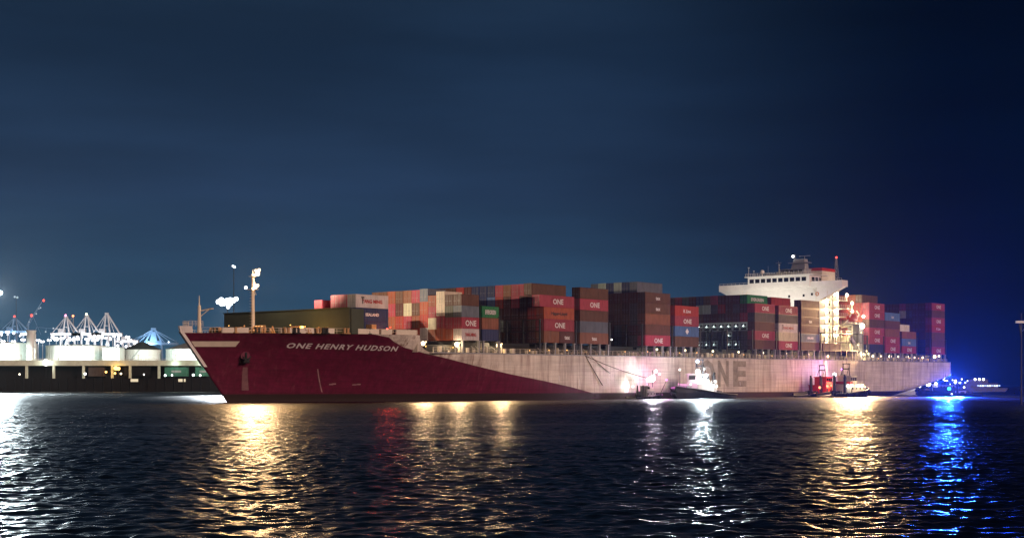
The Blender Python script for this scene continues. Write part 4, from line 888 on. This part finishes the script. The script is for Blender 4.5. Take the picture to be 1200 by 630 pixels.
# distant vessel and lamps on the right
NTH = 'first second third fourth fifth sixth seventh eighth ninth tenth eleventh twelfth thirteenth fourteenth fifteenth sixteenth seventeenth eighteenth nineteenth twentieth'.split()
fv = thing('ferry', 'far ferry as a dark hull with three white lamps and a dotted window row', 'ferry', (px_(1145, 900), 900, 0), R(4))
MB().prism([(-13, -.5), (16, -.5), (18, 2.2), (-13, 2.2)], 1, -4, 4).obj('hull', M['dark'], fv)
MB().box((-10, -3, 2.2), (12, 3, 5.2)).box((-6, -2.4, 5.2), (6, 2.4, 7.6)).obj('cabin', M['dark'], fv)
for q in (-2.6, .1, 2.7): lamp(fv, (q, -3.4, 7.6), .95, WHITE, 12, 3)
for q in range(10): MB().box((-1+q*1.5, -3.08, 3.2+(.25 if q % 3 == 0 else 0)), (-.1+q*1.5, -2.98, 4.0)).obj('window', glow((.6,.75,1), 2.2+(q % 3)), fv)
LAUNCH = [(1098.5, 444.8, .4), (1105.5, 444.4, .4), (1110, 446, .35), (1116, 445, .35), (1119.5, 447.6, .95), (1124.5, 448, .65), (1131, 448, .4), (1133.5, 446, .35), (1129.5, 453.5, .55), (1127, 458, .5), (1132, 457.5, .5), (1104, 449, .8), (1112, 450, .7)]
for q, (x, y, r) in enumerate(LAUNCH):
    Y = 700; p = px(x, y, Y); ordn = NTH[sorted(e[0] for e in LAUNCH).index(x)]
    b_ = thing('buoy_light' if False else 'moored_launch', f'small dark launch with one white mast light, {ordn} outward from the ship stern', 'launch', (p.x, Y, 0), R(20), 'moored launches beyond the stern')
    MB().prism([(-2.4, -.4), (2.2, -.4), (3.0, .9), (-2.6, .8)], 1, -.9, .9).box((-1.2, -.7, .8), (.8, .7, 1.9)).obj('hull', M['navyhull'], b_)
    MB().bar((0, 0, 1.8), (0, 0, p.z), .07, n=5).obj('mast', M['dark'], b_)
    lamp(b_, (0, -.2, p.z), r, (.85,.92,1), 14, 0)
# mooring / tow lines
def rope(p, q, sag, label, r=.055):
    p, q = Vector(p), Vector(q); pts = [p.lerp(q, i/14)-Vector((0,0,sag*math.sin(math.pi*i/14))) for i in range(15)]
    o = MB().line(pts, r, 5).obj('tow_line', M['rope']); tag(o, label, 'rope')
a = MS @ Vector((s_of(686), -.05, ZM-.2))
rope(a, px(764, 444, 368), .5, 'dark tow line from the deck edge down to the glaring workboat', .09)
rope(a, MS @ Vector((s_of(705), -.25, 3.4)), .1, 'shorter dark rope hanging steeply down the grey hull', .09)
rope(MS @ Vector((s_of(692), -.05, ZM-.2)), MS @ Vector((s_of(714), -.25, 6.4)), .2, 'short thin line slanting down from the deck edge beside the tow line', .06)

# ------------------------------------------------------------------ far shore on the left
YS = 900.0; K = YS/F
def X(x, Y=YS): return px_(x, Y)
def Z(y, Y=YS): return pz_(y, Y)
MB().add([(X(-420), YS+30, 2.5), (X(330), YS+30, 2.5), (X(500), 7000, 2.5), (X(-3500), 7000, 2.5)], [(0,1,2,3)]).obj('ground', M['land'], kind='structure')
q = thing('wharf', 'long dark timber wharf with pale concrete deck edge on the far shore', 'wharf', (X(100), YS, 0))
x0 = X(100)
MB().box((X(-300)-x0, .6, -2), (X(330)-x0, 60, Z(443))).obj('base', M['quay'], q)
MB().box((X(-300)-x0, 4, Z(428)), (X(330)-x0, 60, Z(421.8))).obj('deck_slab', M['concrete'], q)
pl = MB()
for i in range(60): xx = X(-295+i*10.4)-x0; pl.bar((xx, .25, -1.5), (xx, .25, Z(442.6)), .38, n=6)
pl.obj('pile', M['quay'], q, kind='stuff')
cmn = MB().box((-.7, -.7, 0), (.7, .7, Z(428)-Z(443))).mesh('column', M['concrete'])
for x in (-70, -20, 28, 60, 95, 129, 150, 184, 250, 290): link('column', cmn, q, (X(x)-x0, 5.2, Z(443)))
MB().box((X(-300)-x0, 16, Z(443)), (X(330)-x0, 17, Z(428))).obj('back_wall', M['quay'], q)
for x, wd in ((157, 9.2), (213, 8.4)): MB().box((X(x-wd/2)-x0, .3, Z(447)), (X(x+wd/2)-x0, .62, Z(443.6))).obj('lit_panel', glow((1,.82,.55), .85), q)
for x, y, r, c, p in ((53, 424.5, 2.6, WHITE, 9000), (99, 437.8, 1.0, WHITE, 700), (123.5, 435.5, .9, AMBER, 900), (135, 431, 1.7, AMBER, 2600), (138, 431.5, 1.5, AMBER, 900), (134, 437, .9, AMBER, 600), (141, 437.5, .8, (1,.8,.5), 300), (193, 439.5, .9, (.8,1,.9), 300), (201, 439.3, .7, WHITE, 200), (226, 439, 1.0, (.8,1,.9), 400), (234, 439.5, .8, WHITE, 200), (168, 438.5, .6, WHITE, 150), (22, 438.2, .7, (1,.8,.6), 200)):
    MB().bar((X(x)-x0, 1.6, Z(443)), (X(x)-x0, 1.6, Z(y)), .12, n=5).obj('lamp_post', M['dark'], q)
    lamp(q, (X(x)-x0, 1.4, Z(y)), r, c, 12, p)
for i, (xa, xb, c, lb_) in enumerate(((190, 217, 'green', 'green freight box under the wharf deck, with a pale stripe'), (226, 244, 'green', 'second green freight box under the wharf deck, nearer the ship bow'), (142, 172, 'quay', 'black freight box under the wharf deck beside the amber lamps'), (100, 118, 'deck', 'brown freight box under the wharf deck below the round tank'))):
    o = thing('freight_box', lb_, 'container', (X(xa), YS+6.5, Z(440.5)))
    wd = X(xb)-X(xa); hh = Z(430)-Z(440.5)
    MB().box((0, 0, 0), (wd, 4, hh)).box((-.05, -.08, hh-.3), (wd+.05, 4.1, hh+.1)).obj('body', M[c], o)
    mb = MB()
    for j in range(int(wd/.9)): mb.box((.3+j*.9, -.1, .3), (.55+j*.9, 0, hh-.4))
    mb.obj('rib', M[c], o, kind='stuff')
    if c == 'green': MB().box((wd*.3, -.16, hh*.42), (wd*.72, -.1, hh*.66)).obj('stripe', M['roofpale'], o)
    if i < 2: lamp(o, (wd*.5, -5, hh+1.4), .25, (.8,1,.9), 8, 2600); MB().bar((wd*.5, -5, -1), (wd*.5, -5, hh+1.2), .1).obj('lamp_post', M['dark'], o)
# tanks, sheds and their floodlights
def tank(xa, xb, yt, yb, Y, label, mat, roof=None, ry=None):
    r = (px_(xb, Y)-px_(xa, Y))/2; c = (px_(xa, Y)+px_(xb, Y))/2; zb_, zt_ = pz_(yb, Y), pz_(yt, Y)
    o = thing('storage_tank', label, 'tank', (c, Y+r, zb_), 0, 'storage tanks on the far shore')
    MB().bar((0,0,0), (0,0,zt_-zb_), r, n=48).obj('wall', M[mat], o)
    tp = zt_-zb_; rz = (pz_(ry, Y) if ry else zt_+1)-zb_
    MB().bar((0,0,tp), (0,0,rz), r*1.01, r*.12, n=48).obj('roof', M[roof or mat], o)
    g = MB()
    for i in range(24): a = math.pi+math.pi*(i+.5)/24; g.bar((math.cos(a)*r*1.004, math.sin(a)*r*1.004, 0), (math.cos(a)*r*1.004, math.sin(a)*r*1.004, tp), .12, n=4)
    g.torus((0,0,tp-.3), r*1.01, .25, 2, 48, 4); g.torus((0,0,tp*.5), r*1.005, .14, 2, 48, 4)
    g.obj('wall_rib', M[mat], o, kind='stuff')
    sb = MB()
    for i in range(16): a = R(250)+R(26)*i/15; sb.box((math.cos(a)*r*1.03-.4, math.sin(a)*r*1.03-.4, tp*i/16), (math.cos(a)*r*1.03+.4, math.sin(a)*r*1.03+.4, tp*i/16+.25))
    sb.obj('stair', M['grey'], o)
    return o
tank(-38, 31, 401, 421.8, 915, 'pale round storage tank at the far shoreline, cut off by the edge of the picture', 'tank')
tank(44, 117, 404, 421.8, 915, 'wide ribbed pale storage tank in the middle of the far shore', 'tank')
tank(139, 183, 409, 421.8, 925, 'round storage tank with a dark domed roof near the blue crane', 'tank', 'roofdark', 400)
tank(186, 268, 408, 421.8, 915, 'white storage tank with a pale conical roof behind the ship bow', 'tank', 'roofpale', 396)
silo = thing('silo', 'slender pale silo tower with a flared top between two storage tanks', 'silo', (X(36.5, 912), 912, Z(421.8, 912)))
h = Z(391, 912)-Z(421.8, 912)
MB().bar((0,0,0), (0,0,h), 2.5, n=20).bar((0,0,h), (0,0,h+2.2), 2.6, 3.3, 20).bar((2.9,-1,0), (2.9,-1,h), .5, n=8).bar((-2,-2,0), (-2,-2,h), .2, n=6).box((1.8,-2.8,h*.45), (4.4,-1,h*.45+.3)).obj('tower', M['tank'], silo)
sh = thing('pump_shed', 'small white shed joining the tanks beneath the crane row', 'shed', (X(120, 912), 912, Z(421.8, 912)))
wd = X(140, 912)-X(120, 912); hh = Z(407, 912)-Z(421.8, 912)
MB().box((0, 0, 0), (wd, 12, hh)).obj('wall', M['tank'], sh); MB().box((-.3, -.4, hh), (wd+.3, 12.4, hh+.4)).obj('roof', M['grey'], sh)
for i in range(3): MB().box((1+i*3.2, -.06, 1), (1.2+i*3.2, .05, hh-.6)).obj('downpipe', M['grey'], sh)
mb = MB()
for i in range(40): xx = X(-100+i*9.4)-x0; mb.bar((xx, 4.3, Z(421.8)), (xx, 4.3, Z(419.8)), .09, n=4)
for zz in (420.8, 419.8): mb.bar((X(-100)-x0, 4.3, Z(zz)), (X(266)-x0, 4.3, Z(zz)), .07, n=4)
mb.obj('wharf_rail', M['cream'], q, kind='stuff')
# floodlight posts on the wharf deck that light the tank fronts
for x, p in ((-15, 26000), (22, 20000), (66, 26000), (98, 26000), (128, 15000), (160, 24000), (204, 26000), (236, 26000)):
    wh_ = {-15: 'before the cut-off tank', 22: 'just before the silo', 66: 'before the wide tank, nearer the silo', 98: 'before the wide tank, nearer the shed', 128: 'before the white shed', 160: 'before the dark-roofed tank', 204: 'before the pale-roofed tank', 236: 'hard by the ship bow'}[x]
    o = thing('flood_lamp_post', 'short floodlight post on the wharf edge, '+wh_, 'floodlight', (X(x), YS+4.6, Z(421.8)), 0, 'floodlight posts along the wharf')
    MB().bar((0,0,0), (0,0,3.0), .14, n=6).box((-.5,-.2,2.9), (.5,.3,3.3)).obj('post', M['cream'], o)
    lamp(o, (0, .6, 3.1), .28, (.86,1,.93), 6, p*.55, spot=((0, 1, .1), 150))
# gantry cranes
def crane(xc, Y, yap, yboom, wpx, mat, label, lamps=6, red=None, boom_up=False, lr=1.3):
    o = thing('gantry_crane', label, 'crane', (px_(xc, Y), Y, 2.5), 0, 'gantry cranes on the far shore'); kk = Y/F
    za, zb_ = pz_(yap, Y)-2.5, pz_(yboom, Y)-2.5; hw = wpx*kk/2
    lg = MB()
    for sx in (-1, 1):
        for dy in (0, 18): lg.bar((sx*hw*.5, dy, 0), (sx*hw*.42, dy, zb_), .95, .8, 5)
    lg.bar((-hw*.5, 0, zb_*.45), (hw*.5, 0, zb_*.45), .6); lg.bar((-hw*.46, 0, zb_*.45), (hw*.42, 0, zb_), .4); lg.obj('leg', M[mat], o)
    MB().box((-hw*1.9, 4, zb_), (hw*1.9, 7, zb_+1.9)).obj('boom', M[mat], o)
    af = MB()
    for sx in (-1, 1): af.bar((sx*hw*.42, 5, zb_), (sx*.6, 5, za), .75, .55, 5)
    af.bar((-hw*.25, 5, lerp(zb_, za, .45)), (hw*.25, 5, lerp(zb_, za, .45)), .3); af.box((-1.3, 4, za-.4), (1.3, 6, za+.7)); af.obj('a_frame', M[mat], o)
    sy = MB().bar((.5, 5, za), (hw*1.6, 5, zb_+1.5), .62).bar((-.5, 5, za), (-hw*1.75, 5, zb_+1.5), .28).bar((.5, 5, za), (hw*.95, 5, zb_+1.5), .22).bar((-.5, 5, za), (-hw*1.1, 5, zb_+1.5), .2); sy.obj('stay', M[mat], o)
    MB().box((-hw*.9, 3, zb_+1.9), (-hw*.2, 8, zb_+5)).obj('machinery_house', M[mat], o)
    for i in range(lamps):
        xx = lerp(-hw*1.8, hw*1.8, (i+.5)/lamps); lamp(o, (xx, 2.6, zb_-.4-random.uniform(0, 3.2)), lr*random.uniform(.75, 1.3), (1,.96,1), 12, 5500 if i % 2 == 0 else 0)
    lamp(o, (hw*.3, -3, zb_*.72), .5, (.85,.95,1), 8, 7000, spot=((-.1, 1, .35), 150))
    if red: lamp(o, (0, 4, za+1.3), 1.0, red, 10, 80, name='beacon')
    return o
crane(75, 1100, 371, 392.5, 19, 'cranewhite', 'pale gantry crane with a dark-topped frame and a pink beacon', 7, (1,.25,.5))
crane(99.5, 1100, 369.5, 392.5, 19, 'cranewhite', 'middle pale gantry crane with a bright yellowish lamp at its peak', 7, (1,1,.6))
crane(123, 1100, 367, 392.5, 19, 'cranewhite', 'tall pale gantry crane whose peak carries no beacon, nearest the blue crane', 7)
crane(15, 1250, 372, 389.5, 20, 'craneblue', 'small blue-lit gantry crane with a red beacon above the cut-off tank', 5, RED, lr=1.0)
crane(147, 1180, 396, 401, 14, 'cranewhite', 'low boom beside the white shed, loaded with bright floodlights', 5)
YL = sorted(((4, 399.2), (16, 399.5), (27.5, 397.5), (45, 398), (50, 399.5), (58, 398), (66, 397), (73, 396), (81, 397.5), (91, 396.5), (103, 397), (110, 398), (119, 394), (132, 391), (140, 392), (150, 394), (152, 398), (27, 391), (1, 389), (9, 388.5)))
for i, (x, y) in enumerate(YL):
    o = thing('yard_lamp', f'{NTH[YL.index((x, y))]} yard lamp from the shore edge of the picture, behind the tanks', 'lamp', (px_(x, 1060), 1060, 2.5), 0, 'yard lamps behind the tanks')
    z = pz_(y, 1060)-2.5; MB().bar((0,0,0), (0,0,z), .25, .15, 6).box((-1.2,-.3,z-.2), (1.2,.3,z+.2)).obj('pole', M['cranewhite'], o)
    for dx in (-.9, .9): lamp(o, (dx, -.6, z-.3), random.uniform(.8, 1.25), (.95,.97,1), 12, 3200 if dx < 0 else 0, name='lamp_head')
# blue cable-fanned crane
Yb = 1300; bc = thing('cable_crane', 'blue crane with cables fanning from its peak behind the dark tank roof', 'crane', (px_(180, Yb), Yb, 2.5)); kk = Yb/F
za, zb_ = pz_(385.5, Yb)-2.5, pz_(400, Yb)-2.5
lg = MB()
for sx in (-1, 1): lg.bar((sx*9, 0, 0), (sx*7, 0, zb_), 1.0).bar((sx*7, 0, zb_), (sx*1.2, 0, za), .8)
lg.bar((-7, 0, zb_), (7, 0, zb_), .8).box((-2.2, -1, za-1), (2.2, 1, za+1.2)).prism([(-3.5, zb_), (3.5, zb_), (1.6, za-2), (-1.6, za-2)], 1, -.4, .4).obj('tower', M['craneblue'], bc)
cb_ = MB()
for dx in (-22, -18, -13.5, -8.5, 10, 15.5, 21): cb_.bar((0, -.5, za), (dx, -.5, zb_-1.5+abs(dx)*.05), .32, n=5)
cb_.obj('cable', M['craneblue'], bc)
MB().box((-23, -1.5, zb_-3), (22, 1.5, zb_-1)).obj('boom', M['craneblue'], bc)
lamp(bc, (-4, -9, zb_-3), .6, (.75,.88,1), 8, 16000, spot=((.2, 1, .75), 150)); lamp(bc, (14, -2.4, zb_-.5), .8, (.8,.9,1), 6)
# raised jib with lamps and red beacons
Yj = 1150; jb = thing('jib_crane', 'slanted raised crane jib with scattered lamps and two red beacons', 'crane', (px_(33, Yj), Yj, 2.5))
P = lambda x, y: Vector((px_(x, Yj)-px_(33, Yj), 0, pz_(y, Yj)-2.5))
MB().bar((0,0,0), P(33, 378), 1.0, .7).bar(P(33, 378), P(52, 349), .45, .25).bar(P(33, 378)+Vector((0,1,-2)), P(52, 349), .2).bar(P(37.5, 368), P(26, 392), .2).bar(P(37.5, 368), P(48, 392), .18).obj('jib', M['craneblue'], jb)
for x, y, c, r in ((51.7, 352, RED, 1.1), (37.5, 369.5, RED, 1.2), (48, 360.5, (.7,.8,.9), .7), (46, 361.5, (.7,.8,.9), .6), (43, 367.5, (.7,.8,.9), .75), (34.5, 377, (.6,.75,.9), .7), (63, 384.5, (.8,.85,.95), .9), (67, 384.8, (.8,.85,.95), .8), (54, 388.5, (.7,.8,.9), .8)):
    lamp(jb, P(x, y)+Vector((0,-1,0)), r, c, 6 if c == RED else .8, 40 if c == RED else 0)
MB().bar(P(43, 383), P(69, 385.5), .18).bar(P(54, 389), P(54, 384.2), .15).bar(P(43, 383), (0, 0, 30), .3).obj('walkway', M['craneblue'], jb)
crb = thing('yard_crane', 'thin dark yard mast with a single orange beacon beside the pink-beaconed crane', 'crane', (px_(86, 1160), 1160, 2.5))
z = pz_(370, 1160)-2.5; MB().bar((0,0,0), (0,0,z), .5, .25).bar((0,0,z-1), (-4,0,z-4), .25).obj('mast', M['grey'], crb); lamp(crb, (0,-1,z), 1.1, (1,.25,.1), 9, 60)
# light masts
def light_mast(x, y, Y, label, heads, power, c=(.86,.93,1), s=22, tilt=-.03, cone=70):
    o = thing('floodlight_mast', label, 'light mast', (px_(x, Y), Y, 0)); z = pz_(y, Y)
    MB().bar((0,0,-2), (0,0,z), .3, .15, 8).obj('pole', M['dark'], o)
    fr = MB()
    for dx, dz, r in heads: fr.bar((0,.3,z), (dx,.3,z+dz), .12, n=5)
    fr.obj('frame', M['grey'], o)
    for i, (dx, dz, r) in enumerate(heads): lamp(o, (dx,-.4,z+dz), r, c, s, power/len(heads), name='floodlight', spot=((-o.location.x/Y, -1, tilt), cone) if power > 1e4 else None)
    return o
light_mast(266.5, 353, 620, 'tall shore mast with a dazzling blue-white floodlight cluster behind the bow', [(-3.8,-.2,1.3),(-2.5,.6,1.4),(-1.2,-.6,1.6),(0,.2,1.6),(1.3,.5,1.5),(2.6,.4,1.4),(3.8,1.0,1.2),(.4,-2.4,1.0),(-2.4,-1.2,1.1),(1.4,-.9,1.2)], 900000, tilt=-.26, cone=17)
light_mast(274, 312, 640, 'slim tall mast with one small white lamp, above the floodlight cluster', [(-.3,.1,.55),(.4,-.3,.6)], 600, s=10)
light_mast(-6, 343, 760, 'tall shore floodlight mast at the very edge of the picture', [(-3,0,1.6),(0,.6,1.6),(3,0,1.6),(-1,-3,1.3)], 1300000, c=(.8,.95,1))
light_mast(19, 348, 1000, 'thin mast with one dim grey-white lamp above the red-beaconed crane', [(-.9,.2,.95),(.9,-.2,.95)], 400, c=(.7,.85,.95), s=.75)
# navigation mast at the right-hand edge
nv = thing('navigation_mast', 'pale navigation light mast with a short crossarm at the picture edge', 'mast', (px_(1197, 260), 260, 0))
z = pz_(377, 260); MB().bar((0,0,-2), (0,0,z+1.6), .16, .1, 6).bar((0,0,z-2.6), (-.35,0,z-.3), .12).obj('pole', M['dark'], nv); MB().box((-1.0,-.25,z-.2), (.5,.25,z+.2)).obj('crossarm', M['white'], nv)
lamp(nv, (.2,-1.2,z-1.2), .1, WHITE, 6, 60)
MB().bar((.2,0,z-1.6), (.2,-1.2,z-1.3), .04).obj('lamp_arm', M['cream'], nv)

# ------------------------------------------------------------------ thin haze added to give the lamps a lens-like glow
hz_ = bpy.data.materials.new('lens_glow_haze'); hz_.use_nodes = True; t = hz_.node_tree; t.nodes.clear()
pv = N(t, 'ShaderNodeVolumePrincipled'); pv.inputs['Color'].default_value = (.9,.93,1,1); pv.inputs['Density'].default_value = HAZE; pv.inputs['Anisotropy'].default_value = .78
oo = N(t, 'ShaderNodeOutputMaterial'); t.links.new(pv.outputs[0], oo.inputs['Volume'])
MB().box((-1100, -60, -6), (900, 1800, 150)).obj('haze', hz_, kind='stuff')
